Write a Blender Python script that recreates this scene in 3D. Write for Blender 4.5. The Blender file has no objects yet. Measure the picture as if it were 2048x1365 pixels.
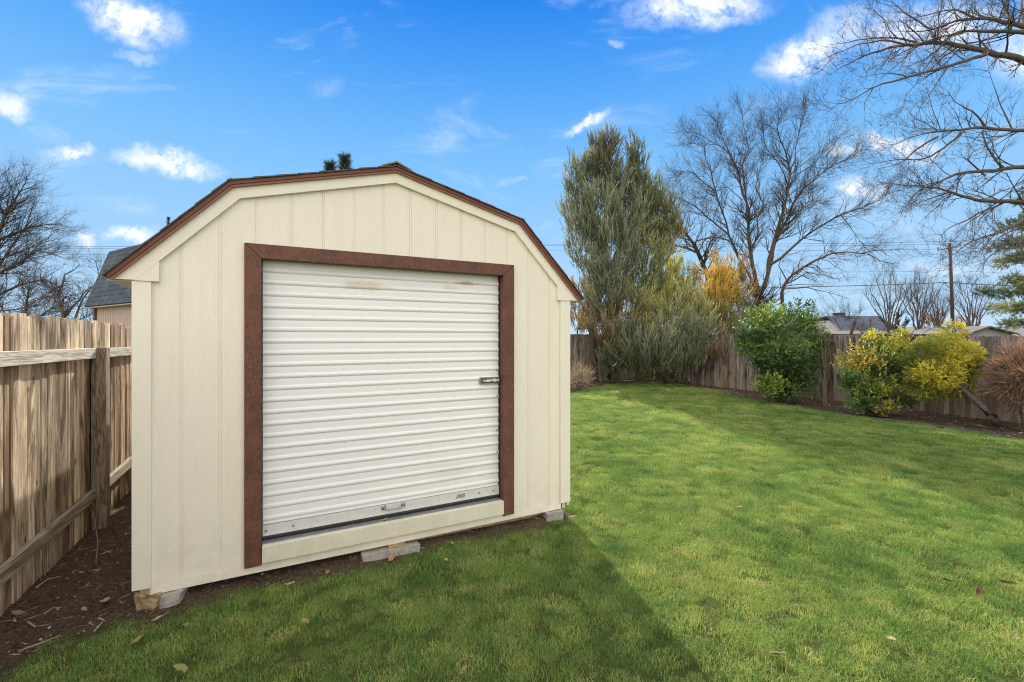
import bpy, math, random
import numpy as np
from mathutils import Vector, Matrix, noise as mnoise
from math import radians, sin, cos, tan, pi, atan2, sqrt

C = bpy.context.scene.collection
scene = bpy.context.scene
F = 910.0; CX = 1024.0; CY = 683.0; EYE = 1.6          # full photo pixels
TH = radians(26.57); CT, ST = cos(TH), sin(TH)
SUN_AZ = radians(-12.0); SUN_EL = radians(31.0)        # azimuth measured from +Y towards +X

# ---------------------------------------------------------------- camera
cam_d = bpy.data.cameras.new('camera'); cam = bpy.data.objects.new('camera', cam_d); C.objects.link(cam)
cam_d.sensor_width = 36; cam_d.lens = 16.0; cam_d.clip_start = 0.05; cam_d.clip_end = 6000
cam_d.shift_y = 0.0
cam.location = (0, 0, EYE); cam.rotation_euler = (radians(90), 0, 0)
scene.camera = cam
scene.view_settings.view_transform = 'Standard'; scene.view_settings.look = 'None'
scene.view_settings.exposure = 0.45; scene.view_settings.gamma = 1.0
scene.view_settings.use_curve_mapping = False
scene.cycles.use_denoising = True; scene.cycles.denoiser = 'OPENIMAGEDENOISE'; scene.cycles.denoising_prefilter = 'NONE'; scene.cycles.denoising_input_passes = 'RGB_ALBEDO_NORMAL'; scene.cycles.filter_width = 1.1; scene.cycles.use_adaptive_sampling = False; scene.cycles.use_light_tree = False; scene.cycles.sample_clamp_indirect = 4.0

# ---------------------------------------------------------------- sun
sl = bpy.data.lights.new('sun', 'SUN'); sl.energy = 5.0; sl.angle = radians(0.55); sl.color = (1.0, 0.92, 0.78)
so = bpy.data.objects.new('sun', sl); C.objects.link(so)
sd = Vector((sin(SUN_AZ) * cos(SUN_EL), cos(SUN_AZ) * cos(SUN_EL), sin(SUN_EL)))
so.rotation_euler = sd.to_track_quat('Z', 'Y').to_euler(); so.location = (0, 0, 30)

# ---------------------------------------------------------------- node helpers
class NT:
    def __init__(s, tree):
        s.t = tree; s.n = tree.nodes; s.l = tree.links
    def new(s, typ, **kw):
        nd = s.n.new(typ)
        for k, v in kw.items(): setattr(nd, k, v)
        return nd
    def put(s, sock, v):
        if isinstance(v, bpy.types.NodeSocket): s.l.new(v, sock)
        elif isinstance(v, (tuple, list)) and len(v) == 3 and sock.type == 'RGBA': sock.default_value = (*v, 1)
        else: sock.default_value = v
    def math(s, op, a, b=0.0, c=None, clamp=False):
        m = s.new('ShaderNodeMath', operation=op, use_clamp=clamp)
        s.put(m.inputs[0], a); s.put(m.inputs[1], b)
        if c is not None: s.put(m.inputs[2], c)
        return m.outputs[0]
    def vmath(s, op, a, b=(0, 0, 0)):
        m = s.new('ShaderNodeVectorMath', operation=op)
        s.put(m.inputs[0], a)
        if op == 'SCALE': s.put(m.inputs[3], b)
        elif op not in ('LENGTH', 'NORMALIZE'): s.put(m.inputs[1], b)
        return m.outputs['Value'] if op in ('LENGTH', 'DOT_PRODUCT') else m.outputs[0]
    def noise(s, vec, scale, detail=3, rough=0.5, dist=0.0, col=False):
        m = s.new('ShaderNodeTexNoise'); s.put(m.inputs['Vector'], vec); m.inputs['Scale'].default_value = scale
        m.inputs['Detail'].default_value = detail; m.inputs['Roughness'].default_value = rough
        m.inputs['Distortion'].default_value = dist
        return m.outputs['Color' if col else 'Fac']
    def ramp(s, fac, stops, interp='LINEAR'):
        m = s.new('ShaderNodeValToRGB'); m.color_ramp.interpolation = interp
        e = m.color_ramp.elements
        while len(e) < len(stops): e.new(0.5)
        for i, (p, c) in enumerate(stops):
            e[i].position = p; e[i].color = (*c, 1) if len(c) == 3 else c
        s.put(m.inputs[0], fac); return m.outputs[0]
    def mix(s, fac, a, b, mode='MIX'):
        m = s.new('ShaderNodeMix', data_type='RGBA', blend_type=mode)
        s.put(m.inputs[0], fac); s.put(m.inputs[6], a); s.put(m.inputs[7], b); return m.outputs[2]
    def mrange(s, v, a, b, c=0.0, d=1.0, smooth=True):
        m = s.new('ShaderNodeMapRange', interpolation_type='SMOOTHSTEP' if smooth else 'LINEAR')
        s.put(m.inputs[0], v); m.inputs[1].default_value = a; m.inputs[2].default_value = b
        m.inputs[3].default_value = c; m.inputs[4].default_value = d; return m.outputs[0]
    def mapping(s, vec, loc=(0, 0, 0), rot=(0, 0, 0), scale=(1, 1, 1), typ='POINT'):
        m = s.new('ShaderNodeMapping', vector_type=typ); s.put(m.inputs[0], vec)
        m.inputs[1].default_value = loc; m.inputs[2].default_value = rot; m.inputs[3].default_value = scale
        return m.outputs[0]

# ---------------------------------------------------------------- world
world = bpy.data.worlds.new('World'); scene.world = world; world.use_nodes = True
world.cycles.sampling_method = 'MANUAL'; world.cycles.sample_map_resolution = 1024
W = NT(world.node_tree); W.n.clear()
tc = W.new('ShaderNodeTexCoord'); sep = W.new('ShaderNodeSeparateXYZ'); W.l.new(tc.outputs['Generated'], sep.inputs[0])
dx, dy, dz = sep.outputs
sky = W.new('ShaderNodeTexSky', sky_type='NISHITA', sun_disc=False, sun_elevation=SUN_EL, altitude=800,
            air_density=1.0, dust_density=0.3, ozone_density=2.0)
sky.sun_rotation = pi + SUN_AZ      # the photographed sky is deepest straight ahead
nish = W.vmath('SCALE', sky.outputs[0], 0.10)
grad = W.ramp(dz, [(0.0, (.43, .60, .77)), (0.07, (.37, .57, .77)), (0.20, (.28, .51, .78)), (0.36, (.165, .43, .79)), (0.50, (.065, .30, .76)),
                   (0.60, (.018, .20, .70)), (0.80, (.10, .26, .60)), (1.0, (.2, .32, .55))])
base = W.mix(0.05, grad, nish)
ysafe = W.math('MAXIMUM', dy, 0.02)
cu = W.math('DIVIDE', dx, ysafe); cw = W.math('DIVIDE', dz, ysafe)
cv = W.new('ShaderNodeCombineXYZ'); W.l.new(cu, cv.inputs[0]); W.l.new(cw, cv.inputs[1])
n1 = W.vmath('SUBTRACT', W.noise(cv.outputs[0], 5.0, 4, .6, col=True), (0.5, 0.5, 0.5))
n2 = W.vmath('SUBTRACT', W.noise(cv.outputs[0], 26.0, 7, .68, col=True), (0.5, 0.5, 0.5))
wob = W.vmath('ADD', W.vmath('ADD', cv.outputs[0], W.vmath('SCALE', n1, 0.10)), W.vmath('SCALE', n2, 0.045))
wob = W.vmath('MULTIPLY', wob, (1, 1, 0))
clouds = [(262, 26, 120, 48, -.45, 1.0), (15, 206, 48, 30, -.4, .9), (285, 110, 50, 14, -.1, .35), (135, 295, 58, 15, .05, .95), (335, 325, 112, 27, -.14, 1.0),
          (262, 468, 46, 17, 0, 1.0), (172, 474, 28, 13, 0, .8), (1168, 246, 66, 13, .42, .8), (1390, 10, 150, 42, .1, 1.0), (1610, 108, 105, 42, .35, 1.0),
          (1700, 60, 120, 40, .3, .5), (1860, 60, 170, 55, 0, .75), (1790, 286, 100, 22, -.1, .95), (1728, 380, 66, 24, -.05, 1.05), (1690, 305, 40, 14, 0, .6),
          (1025, 362, 34, 6, .05, .3), (1238, 82, 22, 9, 0, .25), (645, 165, 40, 26, 0, .12), (2040, 110, 80, 60, 0, .7), (1920, 545, 120, 14, 0, .35), (1560, 420, 60, 14, 0, .2)]
tot = None
for (px, py, rx, ry, rot, a) in clouds:
    mp = W.mapping(wob, loc=((px - CX) / F, (CY - py) / F, 0), rot=(0, 0, rot), scale=(rx / F * 1.25, ry / F * 1.35, 1), typ='TEXTURE')
    m = W.mrange(W.vmath('LENGTH', mp), 1.0, 0.15, 0, a)
    tot = m if tot is None else W.math('MAXIMUM', tot, m)
fr = W.mrange(W.noise(wob, 16, 8, .7), .34, .56, .22, 1.0)
cm = W.math('MULTIPLY', tot, fr, clamp=True)
veil = W.mrange(W.noise(W.mapping(cv.outputs[0], rot=(0, 0, .35), scale=(1.2, 3.2, 1)), 2.6, 7, .62, .6), .52, .78, 0, .30)
cm = W.math('MAXIMUM', cm, veil)
cm = W.math('MULTIPLY', cm, W.math('GREATER_THAN', dy, 0.05))
# broken bright cloud added to the unseen sky behind the viewer as fill light
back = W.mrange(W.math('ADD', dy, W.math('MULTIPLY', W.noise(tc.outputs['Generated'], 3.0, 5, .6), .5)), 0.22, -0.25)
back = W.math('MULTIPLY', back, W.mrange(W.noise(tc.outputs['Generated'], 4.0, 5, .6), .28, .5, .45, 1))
ccol = W.mix(W.mrange(W.noise(W.vmath('ADD', wob, (0, .012, 0)), 17, 6, .65), .36, .62), (1.0, .99, .98), (.72, .79, .93))
skyc = W.vmath('SCALE', W.mix(cm, base, ccol), .95)
skyc = W.mix(W.math('MULTIPLY', W.mrange(dz, .66, .80), W.mrange(W.noise(tc.outputs['Generated'], 5.0, 4, .6), .3, .5, .4, 1)), skyc, (.98, .93, .86))  # unseen overhead cloud, added to brighten the shaded lawn and fence
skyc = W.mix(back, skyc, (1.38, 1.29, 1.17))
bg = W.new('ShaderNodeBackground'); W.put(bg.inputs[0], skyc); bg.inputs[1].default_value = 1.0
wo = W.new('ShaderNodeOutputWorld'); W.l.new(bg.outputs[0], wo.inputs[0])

# ---------------------------------------------------------------- coordinates
def uw(u, v, z=0.0): return Vector((CT * u - ST * v, ST * u + CT * v, z))
def to_uv(x, y): return CT * x + ST * y, -ST * x + CT * y
def sm(x): x = np.clip(x, 0, 1); return x * x * (3 - 2 * x)
def ground_z(x, y):
    u = CT * x + ST * y; v = -ST * x + CT * y
    a = np.clip((v - 4) / 10, 0, 1)
    z = .055 * sm(a) + .03 * sm((u + .8) / 3.2) * (1 - a) - .17 * sm((u - 3.5) / 10) * (1 - .55 * a)
    z = z - .05 * sm((-.75 - u) / .7)
    z = z + .055 * np.exp(-((v - 3.62) / .2) ** 2) * sm((u + .85) / .2) * sm((2.4 - u) / .3)
    far = np.clip((np.hypot(x, y) - 26) / 20, 0, 1)
    return z * (1 - far)
def gz(x, y): return float(ground_z(np.float64(x), np.float64(y)))
def P(px, py, d): return Vector(((px - CX) / F * d, d, EYE - (py - CY) / F * d))
def G(px, py):
    z = 0.0
    for _ in range(6):
        d = (EYE - z) * F / max(py - CY, 8); x = (px - CX) / F * d; z = gz(x, d)
    return Vector((x, d, z))

# ---------------------------------------------------------------- mesh builders
class MB:
    def __init__(s): s.v = []; s.f = []; s.c = []; s.cur = (1, 1, 1)
    def add(s, vs, fs):
        o = len(s.v); s.v += [tuple(p) for p in vs]; s.c += [s.cur] * len(vs); s.f += [tuple(i + o for i in f) for f in fs]
    def hexa(s, p):   # 8 points: bottom ring 0-3, top ring 4-7
        s.add(p, [(3, 2, 1, 0), (4, 5, 6, 7), (0, 1, 5, 4), (1, 2, 6, 5), (2, 3, 7, 6), (3, 0, 4, 7)])
    def box(s, x0, x1, y0, y1, z0, z1):
        s.hexa([(x0, y0, z0), (x1, y0, z0), (x1, y1, z0), (x0, y1, z0), (x0, y0, z1), (x1, y0, z1), (x1, y1, z1), (x0, y1, z1)])
    def prism_y(s, poly, y0, y1):      # poly in (x,z), any orientation
        n = len(poly)
        a = sum(poly[i][0] * poly[(i + 1) % n][1] - poly[(i + 1) % n][0] * poly[i][1] for i in range(n))
        if a < 0: poly = poly[::-1]
        vs = [(x, y0, z) for x, z in poly] + [(x, y1, z) for x, z in poly]
        fs = [tuple(range(n)), tuple(range(2 * n - 1, n - 1, -1))] + [((i + 1) % n, i, i + n, (i + 1) % n + n) for i in range(n)]
        s.add(vs, fs)
    def prism_z(s, poly, z0, z1):
        n = len(poly)
        a = sum(poly[i][0] * poly[(i + 1) % n][1] - poly[(i + 1) % n][0] * poly[i][1] for i in range(n))
        if a < 0: poly = poly[::-1]
        vs = [(x, y, z0) for x, y in poly] + [(x, y, z1) for x, y in poly]
        fs = [tuple(range(n - 1, -1, -1)), tuple(range(n, 2 * n))] + [(i, (i + 1) % n, (i + 1) % n + n, i + n) for i in range(n)]
        s.add(vs, fs)
    def tube(s, pts, rad, n=5, cap=False):
        pts = [Vector(p) for p in pts]
        if not hasattr(rad, '__len__'): rad = [rad] * len(pts)
        o = len(s.v); up = None
        for i, p in enumerate(pts):
            t = (pts[min(i + 1, len(pts) - 1)] - pts[max(i - 1, 0)])
            if t.length < 1e-9: t = Vector((0, 0, 1))
            t.normalize()
            if up is None:
                up = t.orthogonal().normalized()
            up = (up - t * up.dot(t))
            up = up.normalized() if up.length > 1e-6 else t.orthogonal().normalized()
            b = t.cross(up)
            for k in range(n):
                a = 2 * pi * k / n
                q = p + (up * cos(a) + b * sin(a)) * rad[i]
                s.v.append((q.x, q.y, q.z)); s.c.append(s.cur)
        for i in range(len(pts) - 1):
            for k in range(n):
                a = o + i * n + k; b_ = o + i * n + (k + 1) % n
                s.f.append((a, b_, b_ + n, a + n))
        if cap:
            s.f.append(tuple(o + k for k in range(n))[::-1]); e = o + (len(pts) - 1) * n
            s.f.append(tuple(e + k for k in range(n)))
    def build(s, name, mat, parent=None, smooth=False, bevel=0.0):
        me = bpy.data.meshes.new(name); me.from_pydata(s.v, [], s.f); me.update()
        if mat: me.materials.append(mat)
        at = me.attributes.new('tint', 'FLOAT_COLOR', 'POINT')
        ar = np.ones((len(s.v), 4), np.float32); ar[:, :3] = np.array(s.c, np.float32).reshape(-1, 3)
        at.data.foreach_set('color', ar.ravel())
        if smooth: me.polygons.foreach_set('use_smooth', [True] * len(me.polygons))
        o = bpy.data.objects.new(name, me); C.objects.link(o)
        if parent: o.parent = parent
        if bevel:
            b = o.modifiers.new('bevel', 'BEVEL'); b.width = bevel; b.segments = 2; b.limit_method = 'ANGLE'; b.angle_limit = radians(40)
        return o

def np_mesh(name, V, nper, mat, parent=None, col=None, smooth=False):
    """V: (n, nper, 3) polygons, each with nper corners; col: (n,3)"""
    n = V.shape[0]; me = bpy.data.meshes.new(name)
    me.vertices.add(n * nper); me.vertices.foreach_set('co', V.astype(np.float32).ravel())
    me.loops.add(n * nper); me.loops.foreach_set('vertex_index', np.arange(n * nper, dtype=np.int32))
    me.polygons.add(n); me.polygons.foreach_set('loop_start', np.arange(n, dtype=np.int32) * nper)
    me.polygons.foreach_set('loop_total', np.full(n, nper, dtype=np.int32))
    me.update(calc_edges=True); me.validate()
    me.materials.append(mat)
    at = me.attributes.new('tint', 'FLOAT_COLOR', 'POINT')
    ar = np.ones((n * nper, 4), np.float32)
    if col is not None: ar[:, :3] = np.repeat(col, nper, axis=0)
    at.data.foreach_set('color', ar.ravel())
    o = bpy.data.objects.new(name, me); C.objects.link(o)
    if parent: o.parent = parent
    return o

def tag(o, label=None, cat=None, group=None, kind=None):
    if label: o['label'] = label
    if cat: o['category'] = cat
    if group: o['group'] = group
    if kind: o['kind'] = kind
    return o
def thing(name, label, cat, loc=(0, 0, 0), rz=0.0, group=None):
    o = bpy.data.objects.new(name, None); C.objects.link(o); o.empty_display_size = .2
    o.location = loc; o.rotation_euler = (0, 0, rz); return tag(o, label, cat, group)

# ---------------------------------------------------------------- materials
def material(name):
    m = bpy.data.materials.new(name); m.use_nodes = True
    t = NT(m.node_tree); b = t.n['Principled BSDF']; return m, t, b
def bump(t, b, h, strength=.3, dist=.01):
    bp = t.new('ShaderNodeBump'); bp.inputs['Strength'].default_value = strength; bp.inputs['Distance'].default_value = dist
    t.put(bp.inputs['Height'], h); t.l.new(bp.outputs[0], b.inputs['Normal'])
def objc(t): return t.new('ShaderNodeTexCoord').outputs['Object']
def tint(t): return t.new('ShaderNodeAttribute', attribute_name='tint').outputs['Color']

def m_paint(name, col, col2, rough=.6, grain=.35, dirt=.25):
    """painted wood with embossed vertical grain, faint stains and rubbed spots"""
    m, t, b = material(name); co = objc(t)
    g = t.noise(t.mapping(co, scale=(1, 1, .07)), 110, 4, .6, .3)
    g2 = t.noise(t.mapping(co, scale=(1, 1, .18)), 14, 5, .6, 1.6)
    big = t.noise(t.mapping(co, scale=(1, 1, .5)), 2.2, 5, .6)
    c = t.mix(t.mrange(big, .35, .7), col, col2)
    spots = t.mrange(t.noise(co, 60, 3, .6), .70, .76)
    c = t.mix(t.math('MULTIPLY', spots, dirt), c, (.25, .2, .13))
    c = t.mix(t.math('MULTIPLY', t.mrange(g, .3, .45, 1, 0), .14), c, tuple(x * .6 for x in col))
    sepz = t.new('ShaderNodeSeparateXYZ'); t.l.new(co, sepz.inputs[0])
    splash = t.math('MULTIPLY', t.mrange(sepz.outputs[2], .62, .12), t.mrange(t.noise(co, 9, 5, .65), .38, .66))
    c = t.mix(t.math('MULTIPLY', splash, dirt * .5), c, (.34, .28, .17))
    t.put(b.inputs['Base Color'], c); b.inputs['Roughness'].default_value = rough
    h = t.math('ADD', t.math('MULTIPLY', g, .6), t.math('MULTIPLY', t.math('SINE', t.math('MULTIPLY', g2, 90)), .25))
    bump(t, b, h, grain, .004); return m
M = {}
M['siding'] = m_paint('siding_cream_paint', (.895, .835, .705), (.91, .855, .73))
M['trim'] = m_paint('trim_cream_paint', (.90, .85, .725), (.87, .815, .69), grain=.2)

def m_rough_brown():
    m, t, b = material('rough_brown_paint'); co = objc(t)
    n = t.noise(t.mapping(co, scale=(1, 1, .45)), 75, 5, .7, .6); n2 = t.noise(co, 9, 4, .6)
    c = t.mix(t.mrange(n2, .3, .7), (.115, .046, .030), (.175, .068, .042))
    c = t.mix(t.mrange(n, .56, .68, 0, .5), c, (.33, .17, .11))
    c = t.mix(t.mrange(n, .34, .45, .85, 0), c, (.04, .014, .01))
    t.put(b.inputs['Base Color'], c); b.inputs['Roughness'].default_value = .62
    bump(t, b, n, .8, .006); return m
M['brown'] = m_rough_brown()
def m_simple(name, col, rough=.6, metal=0., var=.12, scale=20, bmp=.0):
    m, t, b = material(name); co = objc(t)
    n = t.noise(co, scale, 5, .6)
    t.put(b.inputs['Base Color'], t.mix(n, tuple(min(1, c * (1 + var)) for c in col), tuple(c * (1 - var * 1.6) for c in col)))
    b.inputs['Roughness'].default_value = rough; b.inputs['Metallic'].default_value = metal
    if bmp: bump(t, b, n, bmp, .01)
    return m
M['drip'] = m_simple('brown_drip_edge', (.30, .105, .06), .4, 0, .12, 8)
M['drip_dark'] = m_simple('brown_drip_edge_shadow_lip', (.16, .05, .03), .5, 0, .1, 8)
M['metal'] = m_simple('brushed_aluminium', (.74, .74, .72), .45, .15, .12, 30)
M['steel'] = m_simple('weathered_steel', (.42, .41, .38), .35, .7, .3, 60)
M['dark'] = m_simple('dark_gap', (.03, .028, .025), .8)
M['rubber'] = m_simple('rubber_seal', (.05, .05, .05), .7)
M['sticker'] = m_simple('faded_grey_sticker', (.36, .35, .34), .5, 0, .5, 140)
M['thresh'] = m_simple('grey_threshold_paint', (.33, .34, .37), .45, .1, .45, 22, .1)
M['soffit'] = m_simple('pale_soffit', (.60, .56, .45), .6)

def m_curtain():
    m, t, b = material('white_roll_up_curtain'); co = objc(t)
    sp = t.new('ShaderNodeSeparateXYZ'); t.l.new(co, sp.inputs[0])
    c = t.mix(t.mrange(t.noise(t.mapping(co, scale=(.5, 1, 5)), 3, 4, .6), .35, .7), (.92, .92, .915), (.895, .895, .89))
    def stain(x, z, rx, rz, a, colr):
        nonlocal c
        mp = t.mapping(t.vmath('MULTIPLY', co, (1, 0, 1)), loc=(x, 0, z), scale=(rx, 1, rz), typ='TEXTURE')
        mp = t.vmath('ADD', mp, t.vmath('SCALE', t.vmath('SUBTRACT', t.noise(co, 25, 3, .6, col=True), (.5, .5, .5)), .9))
        f = t.mrange(t.vmath('LENGTH', mp), 1.0, .3, 0, a)
        c = t.mix(f, c, colr)
    stain(1.34, 2.005, .22, .05, .45, (.62, .42, .22)); stain(2.13, 2.07, .13, .022, .8, (.60, .40, .22)); stain(2.0, 2.03, .1, .03, .25, (.62, .45, .25))
    stain(2.02, .55, .25, .1, .2, (.62, .55, .42))
    spk = t.mrange(t.noise(co, 55, 2, .5), .765, .785, 0, .6)
    c = t.mix(spk, c, (.18, .14, .1))
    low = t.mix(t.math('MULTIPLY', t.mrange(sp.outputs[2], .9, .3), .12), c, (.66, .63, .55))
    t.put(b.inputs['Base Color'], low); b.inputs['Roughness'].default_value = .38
    b.inputs['Specular IOR Level'].default_value = .4
    return m
M['curtain'] = m_curtain()

def m_fence(name, light, dark, stain):
    m, t, b = material(name); co = objc(t)
    tn = tint(t)
    off = t.vmath('SCALE', tn, 37.0)
    cc = t.vmath('ADD', co, off)
    g = t.noise(t.mapping(cc, scale=(1, 1, .05)), 75, 5, .65, .4)
    g2 = t.noise(t.mapping(cc, scale=(1, 1, .10)), 16, 5, .65, 1.2)
    big = t.noise(t.mapping(cc, scale=(1, 1, .22)), 5.5, 4, .6, .5)
    c = t.mix(t.mrange(g2, .36, .66), dark, light)
    c = t.mix(t.math('MULTIPLY', t.mrange(big, .50, .62), .85), c, stain)
    c = t.mix(t.mrange(g, .36, .48, .75, 0), c, tuple(x * .33 for x in dark))
    vor = t.new('ShaderNodeTexVoronoi', feature='F1'); t.put(vor.inputs['Vector'], t.mapping(cc, scale=(1, 1, .55))); vor.inputs['Scale'].default_value = 5.0
    c = t.mix(t.mrange(vor.outputs['Distance'], .045, .10, .85, 0), c, (.045, .025, .014))
    sp = t.new('ShaderNodeSeparateXYZ'); t.l.new(tn, sp.inputs[0])
    c = t.mix(t.math('MULTIPLY', t.mrange(sp.outputs[0], .72, .95), .55), c, (.24, .115, .05))
    if name.startswith('grey'):
        spz = t.new('ShaderNodeSeparateXYZ'); t.l.new(co, spz.inputs[0])
        c = t.mix(t.math('MULTIPLY', t.mrange(spz.outputs[2], .55, 1.5), .6), c, t.vmath('MULTIPLY', c, (.86, .90, 1.04)))
        c = t.mix(t.math('MULTIPLY', t.mrange(t.math('ADD', spz.outputs[2], t.math('MULTIPLY', t.noise(cc, 4), .5)), .75, .3), .6), c, (.44, .34, .25))
    c = t.vmath('SCALE', c, t.math('ADD', t.math('MULTIPLY', sp.outputs[1], .75), .5))
    c = t.mix(.07, c, t.vmath('SCALE', (.9, 1.0, 1.05), t.vmath('DOT_PRODUCT', c, (.33, .4, .27))))
    t.put(b.inputs['Base Color'], c); b.inputs['Roughness'].default_value = .85
    b.inputs['Specular IOR Level'].default_value = .2
    bump(t, b, t.math('ADD', g, t.math('MULTIPLY', g2, .8)), .75, .006); return m
M['fence_l'] = m_fence('sunned_cedar_boards', (.88, .73, .54), (.46, .34, .225), (.14, .085, .048))
M['fence_r'] = m_fence('grey_cedar_boards', (.54, .46, .39), (.25, .20, .165), (.10, .07, .053))
def m_rail(name, light, dark, axis_scale):
    m, t, b = material(name); co = objc(t)
    g = t.noise(t.mapping(co, scale=axis_scale), 55, 5, .65, .8); g2 = t.noise(t.mapping(co, scale=axis_scale), 14, 4, .6, 1.5)
    c = t.mix(t.mrange(g, .35, .62), dark, light); c = t.mix(t.mrange(g2, .55, .7, 0, .5), c, dark)
    t.put(b.inputs['Base Color'], c); b.inputs['Roughness'].default_value = .85
    bump(t, b, g, .7, .006); return m
M['rail'] = m_rail('bleached_rail_wood', (.74, .71, .65), (.30, .27, .23), (.05, 1, 1))
M['rail_low'] = m_rail('grey_brown_rail_wood', (.44, .38, .30), (.15, .12, .09), (.05, 1, 1))
M['post'] = m_rail('rough_post_wood', (.36, .29, .21), (.12, .088, .06), (1, 1, .12))
M['block'] = m_simple('weathered_concrete', (.42, .39, .35), .9, 0, .35, 30, .6)
M['rotwood'] = m_simple('split_rotten_wood', (.50, .36, .20), .9, 0, .6, 40, .8)
M['bark'] = m_simple('grey_brown_bark', (.135, .105, .09), .9, 0, .5, 14, .8)
M['bark_dark'] = m_simple('dark_twig_bark', (.085, .065, .062), .85, 0, .4, 10, .5)
M['bark_pole'] = m_simple('creosoted_pole_wood', (.11, .055, .04), .85, 0, .3, 4, .3)
M['wire'] = m_simple('cable_grey', (.10, .10, .11), .6)
M['edging'] = m_simple('black_garden_edging', (.10, .11, .10), .5)

def m_foliage(name, rough=.55, trans=.30, spec=.3):
    m, t, b = material(name)
    out = t.n['Material Output']; c = tint(t)
    t.put(b.inputs['Base Color'], c); b.inputs['Roughness'].default_value = rough; b.inputs['Specular IOR Level'].default_value = spec
    tr = t.new('ShaderNodeBsdfTranslucent'); t.put(tr.inputs[0], t.vmath('MULTIPLY', c, (1.5, 1.45, .9)))
    mx = t.new('ShaderNodeMixShader'); mx.inputs[0].default_value = trans
    t.l.new(b.outputs[0], mx.inputs[1]); t.l.new(tr.outputs[0], mx.inputs[2]); t.l.new(mx.outputs[0], out.inputs[0]); return m
M['foliage'] = m_foliage('conifer_sprays', .7, .22, .15)
M['leaf'] = m_foliage('glossy_leaves', .36, .30, .5)
M['dryleaf'] = m_foliage('dry_leaves', .8, .15, .1)

def m_grass():
    m, t, b = material('lawn_grass'); out = t.n['Material Output']
    oi = t.new('ShaderNodeObjectInfo'); tn = tint(t)
    loc = t.vmath('MULTIPLY', oi.outputs['Location'], (1, 1, 0))
    n1 = t.noise(loc, 1.1, 4, .65, .3); n2 = t.noise(loc, 4.2, 4, .6, .2); n3 = t.noise(loc, .35, 2, .5)
    n4 = t.noise(loc, 13.0, 3, .6)
    f = t.math('ADD', t.math('ADD', t.math('MULTIPLY', n1, .24), t.math('MULTIPLY', n2, .28)), t.math('ADD', t.math('MULTIPLY', n3, .12), t.math('MULTIPLY', n4, .36)))
    c = t.ramp(f, [(.39, (.05, .12, .032)), (.46, (.145, .255, .070)), (.53, (.265, .355, .11)), (.60, (.42, .45, .19))])
    c = t.vmath('MULTIPLY', c, tn)
    c = t.vmath('SCALE', c, t.math('ADD', t.math('MULTIPLY', oi.outputs['Random'], .45), .85))
    t.put(b.inputs['Base Color'], c); b.inputs['Roughness'].default_value = .6; b.inputs['Specular IOR Level'].default_value = .2
    tr = t.new('ShaderNodeBsdfTranslucent'); t.put(tr.inputs[0], t.vmath('MULTIPLY', c, (1.3, 1.4, .8)))
    mx = t.new('ShaderNodeMixShader'); mx.inputs[0].default_value = .3
    t.l.new(b.outputs[0], mx.inputs[1]); t.l.new(tr.outputs[0], mx.inputs[2]); t.l.new(mx.outputs[0], out.inputs[0]); return m
M['grass'] = m_grass()
def m_ground():
    m, t, b = material('soil_and_thatch'); co = objc(t)
    la = t.new('ShaderNodeAttribute', attribute_name='lawn').outputs['Fac']
    n = t.noise(co, 7, 6, .7); n2 = t.noise(co, 45, 6, .75); n3 = t.noise(co, 130, 3, .7)
    soil = t.mix(t.mrange(n2, .35, .68), (.065, .045, .032), (.225, .165, .12))
    soil = t.mix(t.mrange(n, .35, .65, 0, .5), soil, (.15, .10, .068))
    soil = t.mix(t.mrange(n3, .66, .74, 0, .6), soil, (.50, .42, .33))
    th = t.mix(t.mrange(n2, .35, .65), (.06, .10, .025), (.15, .19, .06))
    th = t.mix(t.mrange(t.noise(co, 1.3, 4, .6), .4, .62), th, (.10, .12, .035))
    t.put(b.inputs['Base Color'], t.mix(la, soil, th)); b.inputs['Roughness'].default_value = .95; b.inputs['Specular IOR Level'].default_value = .1
    bump(t, b, t.math('ADD', n2, t.math('MULTIPLY', n3, .5)), 1.0, .03); return m
M['ground'] = m_ground()

def m_shingle(name, c1, c2, sx, sz):
    m, t, b = material(name); co = objc(t)
    br = t.new('ShaderNodeTexBrick'); br.offset = .5
    uvn = t.new('ShaderNodeUVMap')
    t.put(br.inputs['Vector'], uvn.outputs[0])
    br.inputs['Color1'].default_value = (*c1, 1); br.inputs['Color2'].default_value = (*c2, 1); br.inputs['Mortar'].default_value = (c1[0] * .25, c1[1] * .25, c1[2] * .25, 1)
    br.inputs['Scale'].default_value = 1; br.inputs['Mortar Size'].default_value = .012; br.inputs['Brick Width'].default_value = sx; br.inputs['Row Height'].default_value = sz
    n = t.noise(co, 60, 4, .7); n1 = t.noise(co, 2.5, 4, .6)
    c = t.mix(t.mrange(n, .3, .7, 0, .45), br.outputs['Color'], tuple(x * .5 for x in c1))
    c = t.mix(t.mrange(n1, .4, .7, 0, .4), c, tuple(min(1, x * 1.4) for x in c2))
    t.put(b.inputs['Base Color'], c); b.inputs['Roughness'].default_value = .9
    bump(t, b, t.math('SUBTRACT', n, t.math('MULTIPLY', br.outputs['Fac'], 2)), .6, .015); return m
M['shingle_dark'] = m_simple('charcoal_shingles', (.13, .11, .10), .95, 0, .5, 60, .6)
M['shingle_blue'] = m_shingle('blue_grey_shingles', (.075, .095, .125), (.12, .145, .18), .16, .15)
M['shingle_navy'] = m_shingle('dark_blue_shingles', (.06, .075, .11), (.08, .10, .14), .35, .3)
M['roof_grey'] = m_shingle('pale_grey_roofing', (.20, .19, .195), (.25, .235, .235), .5, .4)

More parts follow.
